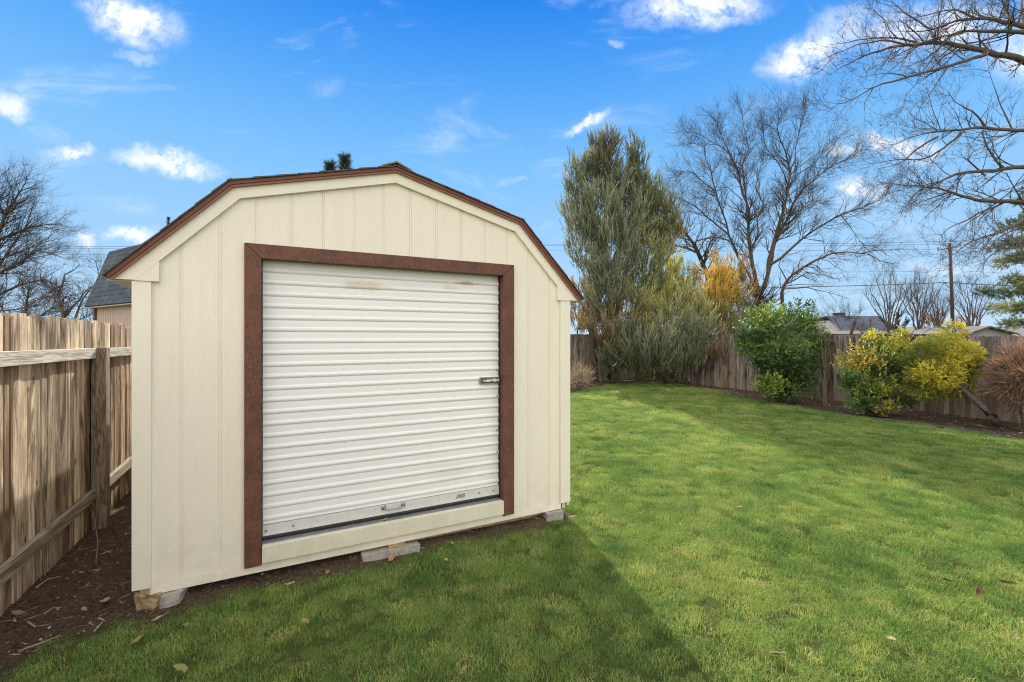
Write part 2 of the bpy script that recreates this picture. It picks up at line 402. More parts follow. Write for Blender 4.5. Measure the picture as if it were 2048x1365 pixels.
def m_pink():
    m, t, b = material('pink_board_siding'); co = objc(t)
    wv = t.new('ShaderNodeTexWave', wave_type='BANDS', bands_direction='X'); t.put(wv.inputs['Vector'], co); wv.inputs['Scale'].default_value = 2.4; wv.inputs['Distortion'].default_value = .2
    g = t.mrange(wv.outputs['Fac'], .0, .12)
    c = t.mix(g, (.22, .15, .12), t.mix(t.noise(co, 6, 4), (.56, .42, .36), (.64, .49, .42)))
    t.put(b.inputs['Base Color'], c); b.inputs['Roughness'].default_value = .7; bump(t, b, g, .5, .01); return m
M['pink'] = m_pink()
M['housewall'] = m_simple('pale_house_wall', (.33, .32, .31), .8)
M['white'] = m_simple('white_fascia_paint', (.55, .55, .55), .6)
M['brick'] = m_simple('brown_chimney_brick', (.22, .15, .12), .9, 0, .4, 12)

def uvquad(name, quads, mat, parent):
    """quads with metric uv; each quad = 4 points, u along 0->1, v along 0->3"""
    me = bpy.data.meshes.new(name); vs = []; fs = []; uvs = []
    for q in quads:
        q = [Vector(p) for p in q]; o = len(vs); vs += [tuple(p) for p in q]; fs.append(tuple(range(o, o + len(q))))
        ax = (q[1] - q[0]).normalized(); nn = ax.cross(q[-1] - q[0]).normalized(); ay = nn.cross(ax)
        uvs += [((p - q[0]).dot(ax), (p - q[0]).dot(ay)) for p in q]
    me.from_pydata(vs, [], fs); me.materials.append(mat); uv = me.uv_layers.new(name='UVMap')
    for i, l in enumerate(me.loops): uv.data[i].uv = uvs[l.vertex_index]
    o = bpy.data.objects.new(name, me); C.objects.link(o)
    if parent: o.parent = parent
    sol = o.modifiers.new('solid', 'SOLIDIFY'); sol.thickness = .06; sol.offset = -1
    return o

# ================================================================ GROUND
def axis(fine0, fine1, step, far):
    a = list(np.arange(fine0, fine1 + 1e-6, step)); s = step; x = a[-1]
    hi = []
    while x < far: s *= 1.35; x += s; hi.append(x)
    s = step; x = a[0]; lo = []
    while x > -far: s *= 1.35; x -= s; lo.append(x)
    return np.array(lo[::-1] + a + hi)
soil_px = [(0, 1341), (62, 1307), (124, 1289), (174, 1276), (236, 1243), (280, 1236), (311, 1240), (363, 1222), (425, 1194), (517, 1169), (609, 1157), (700, 1138),
           (760, 1128), (837, 1106), (928, 1086), (1017, 1062), (1080, 1052)]
soil_poly = [tuple(G(*p)[:2]) for p in soil_px]
c1 = uw(-.806 + 3.10, 3.40); soil_poly += [(c1.x, c1.y)]
for v in (5, 7.6): q = uw(-.806 + 3.25, v); soil_poly.append((q.x, q.y))
for (u, v) in ((-1.5, 7.8), (-1.5, 14.9), (-2.1, 14.9), (-2.1, 1.0), (-1.75, 1.9)): q = uw(u, v); soil_poly.append((q.x, q.y))
edge_px = [(1100, 803), (1140, 791), (1180, 779), (1215, 770.5), (1260, 765.5), (1320, 766), (1370, 772), (1470, 792), (1560, 810), (1660, 827), (1760, 841), (1850, 851), (1950, 866), (2048, 883), (2160, 905), (2400, 950)]
edge_w = [G(*p) for p in edge_px]
bed_poly = [(p.x, p.y) for p in edge_w]
for (u, v) in ((14.3, 1.0), (14.3, 14.9), (2.3, 14.9), (2.3, 12.5)): q = uw(u, v); bed_poly.append((q.x, q.y))
def sdf(poly, X, Y):
    n = len(poly); d = np.full(X.shape, 1e9); inside = np.zeros(X.shape, bool)
    for i in range(n):
        x0, y0 = poly[i]; x1, y1 = poly[(i + 1) % n]; ex, ey = x1 - x0, y1 - y0; L = ex * ex + ey * ey + 1e-12
        t = np.clip(((X - x0) * ex + (Y - y0) * ey) / L, 0, 1)
        d = np.minimum(d, np.hypot(X - x0 - t * ex, Y - y0 - t * ey))
        cr = ((y0 > Y) != (y1 > Y)) & (X < (x1 - x0) * (Y - y0) / (y1 - y0 + 1e-12) + x0); inside ^= cr
    return np.where(inside, -d, d)
rng = np.random.default_rng(7)
def vnoise(X, Y, scale, seed=0):
    r = np.random.default_rng(seed).random((256, 256))
    x = X * scale; y = Y * scale; xi = np.floor(x).astype(int); yi = np.floor(y).astype(int); fx = x - xi; fy = y - yi
    fx = fx * fx * (3 - 2 * fx); fy = fy * fy * (3 - 2 * fy); g = lambda a, b: r[a % 256, b % 256]
    return (g(xi, yi) * (1 - fx) + g(xi + 1, yi) * fx) * (1 - fy) + (g(xi, yi + 1) * (1 - fx) + g(xi + 1, yi + 1) * fx) * fy
def lawn_mask(X, Y):
    j = (vnoise(X, Y, 4, 1) - .5) * .16 + (vnoise(X, Y, 14, 2) - .5) * .10
    a = sdf(soil_poly, X, Y) + j * .9
    b = sdf(bed_poly, X, Y) + j * .25
    return np.clip(.5 + np.minimum(a / .14, b / .06), 0, 1)
xs = axis(-5.2, 12.6, .07, 1500); ys = axis(-1.0, 20.5, .07, 1500)
GX, GY = np.meshgrid(xs, ys); GZ = ground_z(GX, GY)
mask = lawn_mask(GX, GY)
rough = (vnoise(GX, GY, 9, 5) - .5) * .03 + (vnoise(GX, GY, 3, 6) - .5) * .03
near = (np.abs(GX - 3.7) < 9) & (np.abs(GY - 9.7) < 11)
GZ = GZ + np.where(near, rough * (1 - mask) - .012 * mask, 0)
nx, ny = len(xs), len(ys)
me = bpy.data.meshes.new('ground'); me.vertices.add(nx * ny)
me.vertices.foreach_set('co', np.stack([GX, GY, GZ], -1).astype(np.float32).ravel())
ii, jj = np.meshgrid(np.arange(nx - 1), np.arange(ny - 1)); a = (jj * nx + ii).ravel()
fa = np.stack([a, a + 1, a + 1 + nx, a + nx], -1).astype(np.int32); nf = len(fa)
me.loops.add(nf * 4); me.loops.foreach_set('vertex_index', fa.ravel()); me.polygons.add(nf)
me.polygons.foreach_set('loop_start', np.arange(nf, dtype=np.int32) * 4); me.polygons.foreach_set('loop_total', np.full(nf, 4, np.int32))
me.polygons.foreach_set('use_smooth', np.ones(nf, bool)); me.update(calc_edges=True)
at = me.attributes.new('lawn', 'FLOAT', 'POINT'); at.data.foreach_set('value', mask.astype(np.float32).ravel())
me.materials.append(M['ground']); ground = bpy.data.objects.new('ground', me); C.objects.link(ground); tag(ground, kind='structure')

# ---------------------------------------------------------------- grass
def tuft(seed, n, rad, hmin, hmax, w):
    r = np.random.default_rng(seed); V = []; Cc = []
    for i in range(n):
        a = r.random() * 2 * pi; q = rad * sqrt(r.random()); bx, by = q * cos(a), q * sin(a)
        h = r.uniform(hmin, hmax); la = r.random() * 2 * pi; lean = r.uniform(.15, 1.1) * h
        wa = la + pi / 2 + r.uniform(-.6, .6); wx, wy = cos(wa) * w / 2, sin(wa) * w / 2
        mx_, my_ = bx + cos(la) * lean * .4, by + sin(la) * lean * .4; mz = h * .62; tx, ty = bx + cos(la) * lean, by + sin(la) * lean; tz = h * r.uniform(.75, 1.0)
        k = r.random()
        c = (1.9, 1.25, 1.3) if k < .13 else ((1.25, 1.12, 1.0) if k < .4 else (r.uniform(.75, 1), r.uniform(.85, 1.05), .9))
        V.append([(bx - wx, by - wy, -.005), (bx + wx, by + wy, -.005), (mx_ + wx * .8, my_ + wy * .8, mz), (mx_ - wx * .8, my_ - wy * .8, mz)]); Cc.append(c)
        V.append([(mx_ - wx * .8, my_ - wy * .8, mz), (mx_ + wx * .8, my_ + wy * .8, mz), (tx + wx * .1, ty + wy * .1, tz), (tx - wx * .1, ty - wy * .1, tz)]); Cc.append(c)
    o = np_mesh('grass_tuft', np.array(V), 4, M['grass'], None, np.array(Cc)); C.objects.unlink(o); return o
tufts = [tuft(i, 120, .075, .012, .034, .0028) for i in range(5)]
def scatter(d0, d1, dens):
    # wedge of ground in view, with a margin
    A = (d1 * 1.35 + .6) * 2 * (d1 - d0); n = int(A * dens)
    y = rng.uniform(d0, d1, n); x = rng.uniform(-1, 1, n) * (d1 * 1.35 + .6)
    k = np.abs(x) < y * 1.28 + .6; return x[k], y[k]
px_, py_, sc_ = [], [], []
for d0, d1, dens, s in ((1.2, 3.0, 330, .80), (3.0, 4.6, 290, .92), (4.6, 7, 190, 1.1), (7, 11, 95, 1.45), (11, 20, 50, 1.9)):
    x, y = scatter(d0, d1, dens); m_ = lawn_mask(x, y)
    k = rng.random(len(x)) < np.clip(m_ * 1.15 - .08, 0, 1)
    x, y, m_ = x[k], y[k], m_[k]; u_ = CT * x + ST * y; v_ = -ST * x + CT * y
    k = (u_ < 13.9) & (v_ < 14.4) & (u_ > -1.45); x, y, m_ = x[k], y[k], m_[k]
    px_.append(x); py_.append(y); sc_.append(s * (.45 + .55 * m_) * rng.uniform(.75, 1.25, len(x)) * (.8 + .45 * vnoise(x, y, 2.2, 9)))
gx = np.concatenate(px_); gy = np.concatenate(py_); gs = np.concatenate(sc_); n = len(gx)
me = bpy.data.meshes.new('grass'); me.vertices.add(n)
me.vertices.foreach_set('co', np.stack([gx, gy, ground_z(gx, gy) - .012], -1).astype(np.float32).ravel()); me.update()
at = me.attributes.new('scl', 'FLOAT', 'POINT'); at.data.foreach_set('value', gs.astype(np.float32))
at = me.attributes.new('rotz', 'FLOAT', 'POINT'); at.data.foreach_set('value', (rng.random(n) * 6.283).astype(np.float32))
at = me.attributes.new('pick', 'INT', 'POINT'); at.data.foreach_set('value', rng.integers(0, 5, n).astype(np.int32))
grass = bpy.data.objects.new('grass', me); C.objects.link(grass); me.materials.append(M['grass'])
tag(grass, 'short patchy green and straw coloured lawn grass covering the yard', 'grass', kind='stuff')
ng = bpy.data.node_groups.new('grass_scatter', 'GeometryNodeTree')
ng.interface.new_socket('Geometry', in_out='INPUT', socket_type='NodeSocketGeometry'); ng.interface.new_socket('Geometry', in_out='OUTPUT', socket_type='NodeSocketGeometry')
N = ng.nodes; L = ng.links
gi = N.new('NodeGroupInput'); go = N.new('NodeGroupOutput'); iop = N.new('GeometryNodeInstanceOnPoints'); gti = N.new('GeometryNodeJoinGeometry')
for tf in tufts:
    oi = N.new('GeometryNodeObjectInfo'); oi.inputs['Object'].default_value = tf; oi.inputs['As Instance'].default_value = True
    L.new(oi.outputs['Geometry'], gti.inputs[0])
def named(nm, typ):
    a = N.new('GeometryNodeInputNamedAttribute'); a.data_type = typ; a.inputs['Name'].default_value = nm; return a.outputs['Attribute']
cxyz = N.new('ShaderNodeCombineXYZ'); L.new(named('rotz', 'FLOAT'), cxyz.inputs[2])
e2r = N.new('FunctionNodeEulerToRotation'); L.new(cxyz.outputs[0], e2r.inputs[0])
L.new(gi.outputs[0], iop.inputs['Points']); L.new(gti.outputs[0], iop.inputs['Instance']); iop.inputs['Pick Instance'].default_value = True
L.new(named('pick', 'INT'), iop.inputs['Instance Index']); L.new(e2r.outputs[0], iop.inputs['Rotation']); L.new(named('scl', 'FLOAT'), iop.inputs['Scale'])
L.new(iop.outputs[0], go.inputs[0])
md = grass.modifiers.new('scatter', 'NODES'); md.node_group = ng

# ================================================================ SHED
SO = uw(-.806, 3.424, 0)
shed = thing('garden_shed', 'cream gambrel roof garden shed with brown framed white roll up door', 'shed', SO, TH)
WD = 3.09; MID = 1.545; DEP = 4.6
TIP, KN = 1.657, 1.050
prof = [(MID - TIP, 1.980), (MID - KN, 2.612), (MID, 2.882), (MID + KN, 2.612), (MID + TIP, 1.980)]
def inset(pr, d):
    out = []
    for i, (x, z) in enumerate(pr):
        ns = []
        for a, b in ((i - 1, i), (i, i + 1)):
            if a < 0 or b >= len(pr): continue
            ex, ez = pr[b][0] - pr[a][0], pr[b][1] - pr[a][1]; l = sqrt(ex * ex + ez * ez); ns.append((ez / l, -ex / l))
        mx_, mz_ = sum(q[0] for q in ns), sum(q[1] for q in ns); l2 = mx_ * mx_ + mz_ * mz_
        k = d * len(ns) / l2 * 1.0
        out.append((x + mx_ * k, z + mz_ * k))
    return out
p1 = inset(prof, .022); p2 = inset(prof, .036); p3 = inset(prof, .105)
def roofline(x, pr):
    for (x0, z0), (x1, z1) in zip(pr, pr[1:]):
        if x0 <= x <= x1: return z0 + (z1 - z0) * (x - x0) / (x1 - x0)
    return pr[0][1]
pw = inset(prof, .04)
def bb(x): return .0135 * x
# siding between grooves
DX0, DX1, DZ = .63, 2.47, 2.19
grooves = [.034 + .2032 * k for k in range(1, 15)]; gw = .008
mb = MB()
def column(a, b, zbot=None):
    z0a = .13 + bb(a) if zbot is None else zbot; z0b = .13 + bb(b) if zbot is None else zbot
    xs_ = [a] + [x for x, z in pw if a < x < b] + [b]
    top = [(x, roofline(x, pw)) for x in xs_][::-1]
    return [(a, z0a), (b, z0b)] + top
cuts = [0.02]
for g in grooves: cuts += [g - gw, g + gw]
cuts.append(WD - .02)
for i in range(0, len(cuts), 2):
    a, b = cuts[i], cuts[i + 1]
    segs = []
    for lo, hi, zb in ((a, min(b, DX0), None), (max(a, DX0), min(b, DX1), DZ), (max(a, DX1), b, None)):
        if hi - lo > 1e-4: segs.append((lo, hi, zb))
    for lo, hi, zb in segs: mb.prism_y(column(lo, hi, zb), 0, .012)
for lo, hi, zb in ((.02, DX0, None), (DX0, DX1, DZ), (DX1, WD - .02, None)): mb.prism_y(column(lo, hi, zb), .0052, .03)
for g in grooves:
    zb = DZ if DX0 < g < DX1 else None
    if abs(g - DX0) > .02 and abs(g - DX1) > .02: mb.prism_y(column(g - gw + .0024, g + gw - .0012, zb), .0014, .0051)
mb.build('front_wall', M['siding'], shed)
for x0, x1 in ((0.02, .05), (WD - .05, WD - .02)):
    mb = MB(); mb.box(x0, x1, .032, DEP - .03, .10, 1.99); mb.build('side_wall', M['siding'], shed)
mb = MB(); mb.prism_y(column(0, WD), DEP - .03, DEP); mb.build('back_wall', M['siding'], shed)
mb = MB(); mb.box(.035, WD - .035, .06, DEP - .035, .1, .16); mb.build('floor', M['rotwood'], shed)
# rake trim with cornice returns
mb = MB()
zc = 1.962
def band(pa, pb, y0, y1, m, clip=None):
    for i in range(len(pa) - 1):
        q = [pa[i], pa[i + 1], pb[i + 1], pb[i]]
        if clip is not None:
            o = []
            for k in range(4):
                a, b = q[k], q[(k + 1) % 4]
                if a[1] >= clip: o.append(a)
                if (a[1] >= clip) != (b[1] >= clip):
                    t_ = (clip - a[1]) / (b[1] - a[1]); o.append((a[0] + (b[0] - a[0]) * t_, clip))
            q = o
        if i in (1, 2): pass
        m.prism_y(q, y0 - (.0 if i in (0, 3) else .002), y1)
# extend p3 ends below clip so the foot is cut level
def ext(pr, l):
    a, b = Vector((*pr[0], 0)), Vector((*pr[1], 0)); d = (a - b).normalized() * l; e = Vector((*pr[-1], 0)); f_ = Vector((*pr[-2], 0)); g_ = (e - f_).normalized() * l
    return [(a.x + d.x, a.y + d.y)] + list(pr[1:-1]) + [(e.x + g_.x, e.y + g_.y)]
band(p2, ext(p3, .2), -.024, -.001, mb, zc)
rk = mb.build('rake_trim', M['trim'], shed)
# cornice return filler
mb = MB()
def lx(z, pr):   # x on left lower slope line at height z
    (x0, z0), (x1, z1) = pr[0], pr[1]; return x0 + (x1 - x0) * (z - z0) / (z1 - z0)
e3 = ext(p3, .2)
bxr = .131
a_ = lx(zc - .004, e3) + .003; zt = e3[0][1] + (e3[1][1] - e3[0][1]) * (bxr - e3[0][0]) / (e3[1][0] - e3[0][0]) - .003
for sgn in (0, 1):
    pl = [(a_, zc - .004), (bxr, zc - .004), (bxr, zt)]
    if sgn: pl = [(WD - x, z) for x, z in pl]
    mb = MB(); mb.prism_y(pl, -.028, -.001); mb.build('cornice_return', M['trim'], shed)
# brown drip edge and dark lip
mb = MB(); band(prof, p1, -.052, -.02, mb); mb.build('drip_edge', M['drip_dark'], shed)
mb = MB(); band(p1, p2, -.044, -.012, mb); mb.build('drip_flange', M['drip'], shed)
# roof shingle courses (left/right, lower/upper)
mb = MB(); random.seed(3)
def courses(A, B, n, y0, y1):
    A = Vector((A[0], 0, A[1])); B = Vector((B[0], 0, B[1])); d = (B - A); L_ = d.length; d.normalize()
    nrm = Vector((-d.z, 0, d.x));
    if nrm.z < 0: nrm = -nrm
    for k in range(n):
        a = A + d * (L_ * k / n - (.012 if k == 0 else 0)); b = A + d * (L_ * (k + 1) / n + .02)
        hs = .009 + random.uniform(0, .003); o0 = random.uniform(0, .006)
        pts = [a + nrm * .001, b + nrm * .001, b + nrm * .006, a + nrm * hs]
        mb.prism_y([(p.x, p.z) for p in pts], y0 - o0, y1)
courses(prof[0], prof[1], 7, -.062, DEP + .05); courses(prof[1], prof[2], 8, -.062, DEP + .05)
courses(prof[4], prof[3], 7, -.062, DEP + .05); courses(prof[3], prof[2], 8, -.062, DEP + .05)
shg = mb.build('roof_shingles', M['shingle_dark'], shed)
mb = MB(); band(prof, p2, -.02, DEP + .04, mb); mb.build('roof_deck', M['soffit'], shed)
mb = MB()
for k in range(15):
    y0 = -.06 + k * .3; s = 1.0
    mb.prism_y([(MID - .11, 2.882 - .11 * .257 + .012), (MID, 2.882 + .028), (MID + .11, 2.882 - .11 * .257 + .012), (MID + .11, 2.882 - .11 * .257 + .022), (MID, 2.882 + .040), (MID - .11, 2.882 - .11 * .257 + .022)], y0, y0 + .305)
mb.build('ridge_cap', m_simple('weathered_ridge_cap', (.30, .25, .14), .9, 0, .4, 20), shed)
# soffits
for sgn in (0, 1):
    x0, x1 = (-.118, .019) if not sgn else (WD - .019, WD + .118)
    mb = MB(); mb.box(x0, x1, .0, DEP, 1.952, 1.960); mb.build('soffit', M['soffit'], shed)
# corner boards, frieze, skirt
for (x0, x1, zb) in ((0, .092, .122), (2.99, WD, .165)):
    mb = MB(); mb.box(x0, x1, -.020, -.001, zb, zc - .006); mb.build('corner_trim', M['trim'], shed)
for (x0, x1) in ((.002, .019), (WD - .019, WD - .002)):
    mb = MB(); mb.box(x0, x1, .0, .09, .13, zc - .012); mb.build('corner_trim', M['trim'], shed)
mb = MB()
mb.hexa([(.080, -.006, .072 + bb(.08)), (3.0, -.006, .072 + bb(3.)), (3.0, .03, .072 + bb(3.)), (.080, .03, .072 + bb(.08)), (.080, -.006, .128 + bb(.08)), (3.0, -.006, .128 + bb(3.)), (3.0, .03, .128 + bb(3.)), (.080, .03, .128 + bb(.08))])
mb.build('skirt_board', M['trim'], shed)
mb = MB(); mb.box(.02, WD - .02, .05, .12, .06, .098); mb.box(.02, WD - .02, 1.5, 1.6, .06, .098); mb.build('floor_skid', M['rotwood'], shed)
# door frame: mitred boards
FX0, FI0, FI1, FX1, FT, FTI = .574, .672, 2.427, 2.527, 2.236, 2.142
fr_y0, fr_y1 = -.026, -.001
def mb1(poly, name='door_trim'):
    m_ = MB(); m_.prism_y(poly, fr_y0, fr_y1); return m_.build(name, M['brown'], shed, bevel=.003)
g_ = .0012
mb1([(FX0, .128), (FI0, .128 + bb(.09)), (FI0, FTI - g_), (FX0, FT - g_)])
mb1([(FI1, .148), (FX1, .155), (FX1, FT - g_), (FI1, FTI - g_)])
mb1([(FX0 + g_, FT), (FX1 - g_, FT), (FI1 - g_, FTI), (FI0 + g_, FTI)])
# jambs
mb = MB(); mb.box(FI0 - .02, FI0 - .002, .0, .10, .16, FTI + .02); mb.box(FI1 + .002, FI1 + .02, .0, .10, .18, FTI + .02); mb.box(FI0, FI1, .001, .10, FTI + .004, FTI + .03)
mb.build('door_jamb', M['brown'], shed)
# steel guides
mb = MB(); mb.box(FI1 - .006, FI1 + .001, .045, .085, .27, FTI); mb.build('door_guide', M['dark'], shed); mb = MB(); mb.box(FI0 - .001, FI0 + .004, .045, .085, .26, FTI); mb.build('door_guide', M['dark'], shed)
# roll-up curtain
door = bpy.data.objects.new('roll_up_door', None); C.objects.link(door); door.parent = shed
mb = MB(); YC = .066; zb0 = .352
profz = []; z = FTI + .02; pitch = .0803
zz = 2.098
profz.append((YC + .004, FTI + .03)); profz.append((YC + .004, zz + .002))
while zz > zb0 + .02:
    for (dz_, yy) in ((0, .003), (-.002, -.004), (-.010, -.0075), (-.020, -.009), (-.028, -.0065), (-.034, -.002), (-.0355, .0035), (-.037, 0), (-.057, -.0008), (-.078, 0)):
        q = zz + dz_
        if q > zb0 - .01: profz.append((YC + yy, q))
    zz -= pitch
nxs = 30; o = len(mb.v)
for (y_, z_) in profz:
    for i in range(nxs + 1):
        x_ = FI0 - .004 + (FI1 - FI0 + .005) * i / nxs
        mb.v.append((x_, y_ + .0004 * mnoise.noise(Vector((x_ * 2, z_ * 2.5, 0))), z_ + bb(x_) * max(0, (2.1 - z_) / 1.8) )); mb.c.append((1, 1, 1))
for j in range(len(profz) - 1):
    for i in range(nxs):
        a = j * (nxs + 1) + i; mb.f.append((a, a + nxs + 1, a + nxs + 2, a + 1))
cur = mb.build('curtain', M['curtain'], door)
def sheared(m_, x0, x1, y0, y1, z0, z1):
    m_.hexa([(x0, y0, z0 + bb(x0)), (x1, y0, z0 + bb(x1)), (x1, y1, z0 + bb(x1)), (x0, y1, z0 + bb(x0)), (x0, y0, z1 + bb(x0)), (x1, y0, z1 + bb(x1)), (x1, y1, z1 + bb(x1)), (x0, y1, z1 + bb(x0))])
mb = MB(); sheared(mb, FI0 + .002, FI1 - .003, .050, .075, .288, .350); sheared(mb, FI0 + .002, FI1 - .003, .046, .0495, .282, .292)
mb.build('bottom_bar', M['metal'], door)
mb = MB(); sheared(mb, FI0 + .002, FI1 - .003, .054, .078, .262, .281); mb.build('rubber_seal', M['rubber'], door)
mb = MB()
for x_, z_ in ((.695, .315), (.86, .318), (2.24, .318), (2.365, .320)):
    mb = MB()
    ring = [(x_ + .0075 * cos(a), .047, z_ + bb(x_) + .0075 * sin(a)) for a in [k * pi / 4 for k in range(8)]]
    mb.add(ring + [(p[0], .050, p[2]) for p in ring], [tuple(range(8))[::-1]] + [(i, (i + 1) % 8, (i + 1) % 8 + 8, i + 8) for i in range(8)])
    mb.build('bolt', M['steel'], door)
mb = MB(); zh = .334 + bb(1.53)
mb.tube([(1.47, .050, zh), (1.474, .020, zh - .003), (1.492, .013, zh - .010), (1.54, .012, zh - .012), (1.592, .013, zh - .009), (1.611, .02, zh - .001), (1.615, .050, zh + .002)], .0058, 8, True)
for xx in (1.47, 1.615):
    mb.box(xx - .016, xx + .016, .045, .0495, zh - .016, zh + .016)
mb.build('lift_handle', M['steel'], door, smooth=True)
mb = MB(); mb.hexa([(2.035, .0488, .306 + .027), (2.115, .0488, .306 + .028), (2.115, .0496, .334), (2.035, .0496, .333), (2.053, .0488, .363), (2.117, .0488, .366), (2.117, .0496, .366), (2.053, .0496, .363)])
mb.build('faded_sticker', M['sticker'], door)
latch = bpy.data.objects.new('latch', None); latch.parent = door; C.objects.link(latch)
mb = MB(); mb.box(2.245, 2.418, .045, .052, 1.243, 1.301); mb.build('latch_plate', M['steel'], latch)
mb = MB(); mb.box(2.253, 2.41, .0435, .0448, 1.250, 1.294); mb.build('latch_recess', m_simple('shaded_latch_recess', (.16, .14, .10), .5, .4, .5, 60), latch)
mb = MB(); mb.box(2.30, 2.415, .030, .0434, 1.268, 1.280); mb.tube([(2.275, .043, 1.272), (2.275, .024, 1.270), (2.30, .022, 1.268), (2.33, .03, 1.266)], .006, 6, True); mb.box(2.36, 2.385, .026, .0434, 1.262, 1.286)
mb.build('latch_bolt', M['metal'], latch)
mb = MB()
for x_, z_ in ((2.405, 1.14), (2.405, .85), (2.405, .67), (2.402, 1.36)):
    mb = MB()
    ring = [(x_ + .006 * cos(a), .0505, z_ + .006 * sin(a)) for a in [k * pi / 4 for k in range(8)]]
    mb.add(ring + [(p[0], .058, p[2]) for p in ring], [tuple(range(8))[::-1]] + [(i, (i + 1) % 8, (i + 1) % 8 + 8, i + 8) for i in range(8)])
    mb.build('rivet', M['steel'], door)
# threshold and step
mb = MB(); sheared(mb, FI0 + .001, FI1 - .001, .001, .12, .20, .246); mb.build('threshold', M['thresh'], shed)
mb = MB(); sheared(mb, FI0 + .003, FI1 - .003, -.042, 0.0, .138, .248)
st = mb.build('door_step', m_paint('chipped_step_paint', (.80, .77, .60), (.76, .73, .57), dirt=.3), shed, bevel=.003)

# ---------------------------------------------------------------- blocks under the shed
def lump(name, label, cat, poly, z0, z1, mat, seed, jit=.006, cuts=3):
    import bmesh
    m_ = MB(); m_.prism_z(poly, z0, z1); o = m_.build(name, mat)
    bm = bmesh.new(); bm.from_mesh(o.data); bmesh.ops.triangulate(bm, faces=bm.faces)
    bmesh.ops.subdivide_edges(bm, edges=bm.edges, cuts=cuts, use_grid_fill=True)
    for v in bm.verts:
        v.co += Vector((mnoise.noise(v.co * 14 + Vector((seed, 0, 0))), mnoise.noise(v.co * 14 + Vector((0, seed, 0))), mnoise.noise(v.co * 14 + Vector((0, 0, seed))))) * jit
    bm.to_mesh(o.data); bm.free(); return tag(o, label, cat)
def sp(*pts):
    return [tuple((SO + Matrix.Rotation(TH, 3, 'Z') @ Vector((x, y, 0)))[:2]) for x, y in pts]
lump('wooden_block', 'split rotten wooden block under left front corner of shed', 'block', sp((.005, -.03), (.10, -.05), (.14, -.02), (.14, .12), (.01, .12)), -.02, .085, M['rotwood'], 3, .03)
lump('wooden_shim', 'thin pale wood shim standing upright at the shed left corner', 'shim', sp((.035, -.012), (.085, -.012), (.085, .05), (.035, .05)), .082, .122, M['rotwood'], 9, .004, 1)
lump('concrete_block', 'broken concrete lump beside the rotten wood block at shed left corner', 'block', sp((.145, -.07), (.245, -.05), (.26, .10), (.15, .12)), -.02, .070, M['block'], 5, .022)
lump('concrete_paver', 'long grey concrete paver under the middle of the shed front', 'paver', sp((1.30, -.065), (1.715, -.065), (1.715, .2), (1.30, .2)), -.01, .072, M['block'], 11, .008)
lump('wooden_wedge', 'small pale wooden wedge on the middle concrete paver', 'wedge', sp((1.49, -.04), (1.61, -.04), (1.62, .1), (1.48, .1)), .072, .092, M['rotwood'], 8, .006, 1)
lump('concrete_block', 'small concrete block under right front corner of shed', 'block', sp((2.83, -.05), (2.99, -.06), (3.04, .12), (2.84, .12)), .0, .105, M['block'], 13, .018)

# ================================================================ FENCES
def picket(m_, a, b, z0, z1, yb, yf, ear=.022):
    o = len(m_.v); sk = random.gauss(0, .045); cup = random.uniform(-.004, .004)
    m_.prism_y([(a, z0), (b, z0), (b, z1 - ear), (b - ear, z1), (a + ear, z1), (a, z1 - ear)], yb, yf)
    for i in range(o, len(m_.v)):
        x_, y_, z_ = m_.v[i]; m_.v[i] = (x_ + (z_ - z0) * cup * .5, y_ + sk * (x_ - (a + b) / 2), z_)
def fence_frame(name, label, u0, v0, du, dv):
    p = uw(u0, v0, 0); a = atan2(*(uw(du, dv).yx)); return thing(name, label, 'fence', p, a)
# left fence: local x runs along +v, local -y faces +u side... (x=v, y=-u)
lf = fence_frame('wooden_fence', 'sunlit weathered cedar board fence along the left side beside shed', -1.51, 0, 0, 1)
random.seed(11); mb = MB(); x = -1.5
while x < 15.2:
    w = random.uniform(.083, .094); mb.cur = (random.random(), random.random(), random.random())
    zg = gz(*uw(-1.51, x + .04)[:2]); y0 = random.uniform(0, .011)
    picket(mb, x, x + w, zg - .02 + random.uniform(-.01, .01), 1.772 + random.uniform(-.02, .02) , y0, y0 + .017, .02)
    x += w + random.choice((.004, .006, .008, .011))
mb.build('board_panel', M['fence_l'], lf)
mb = MB(); mb.box(-1.5, 5.185, -.040, -.001, 1.448, 1.538); mb.build('top_rail', M['rail'], lf, bevel=.003)
mb = MB(); mb.box(5.295, 15.2, -.040, -.001, 1.448, 1.535); mb.build('top_rail', M['rail'], lf, bevel=.003)
mb = MB()
def rz(x): return .225 + (x - 3.8) * .028
for x0, x1 in ((-1.5, 5.185), (5.295, 15.2)):
    mb.hexa([(x0, -.042, rz(x0) - .045), (x1, -.042, rz(x1) - .045), (x1, -.001, rz(x1) - .045), (x0, -.001, rz(x0) - .045), (x0, -.042, rz(x0) + .045), (x1, -.042, rz(x1) + .045), (x1, -.001, rz(x1) + .045), (x0, -.001, rz(x0) + .045)])
mb.build('bottom_rail', M['rail_low'], lf, bevel=.003)
for xp in (2.75, 5.19, 7.63, 10.07, 12.5):
    if xp < 4: continue
    mb = MB(); mb.box(xp, xp + .1, -.104, -.001 if xp != 5.19 else -.001, -.15, 1.541); mb.build('post', M['post'], lf, bevel=.004)
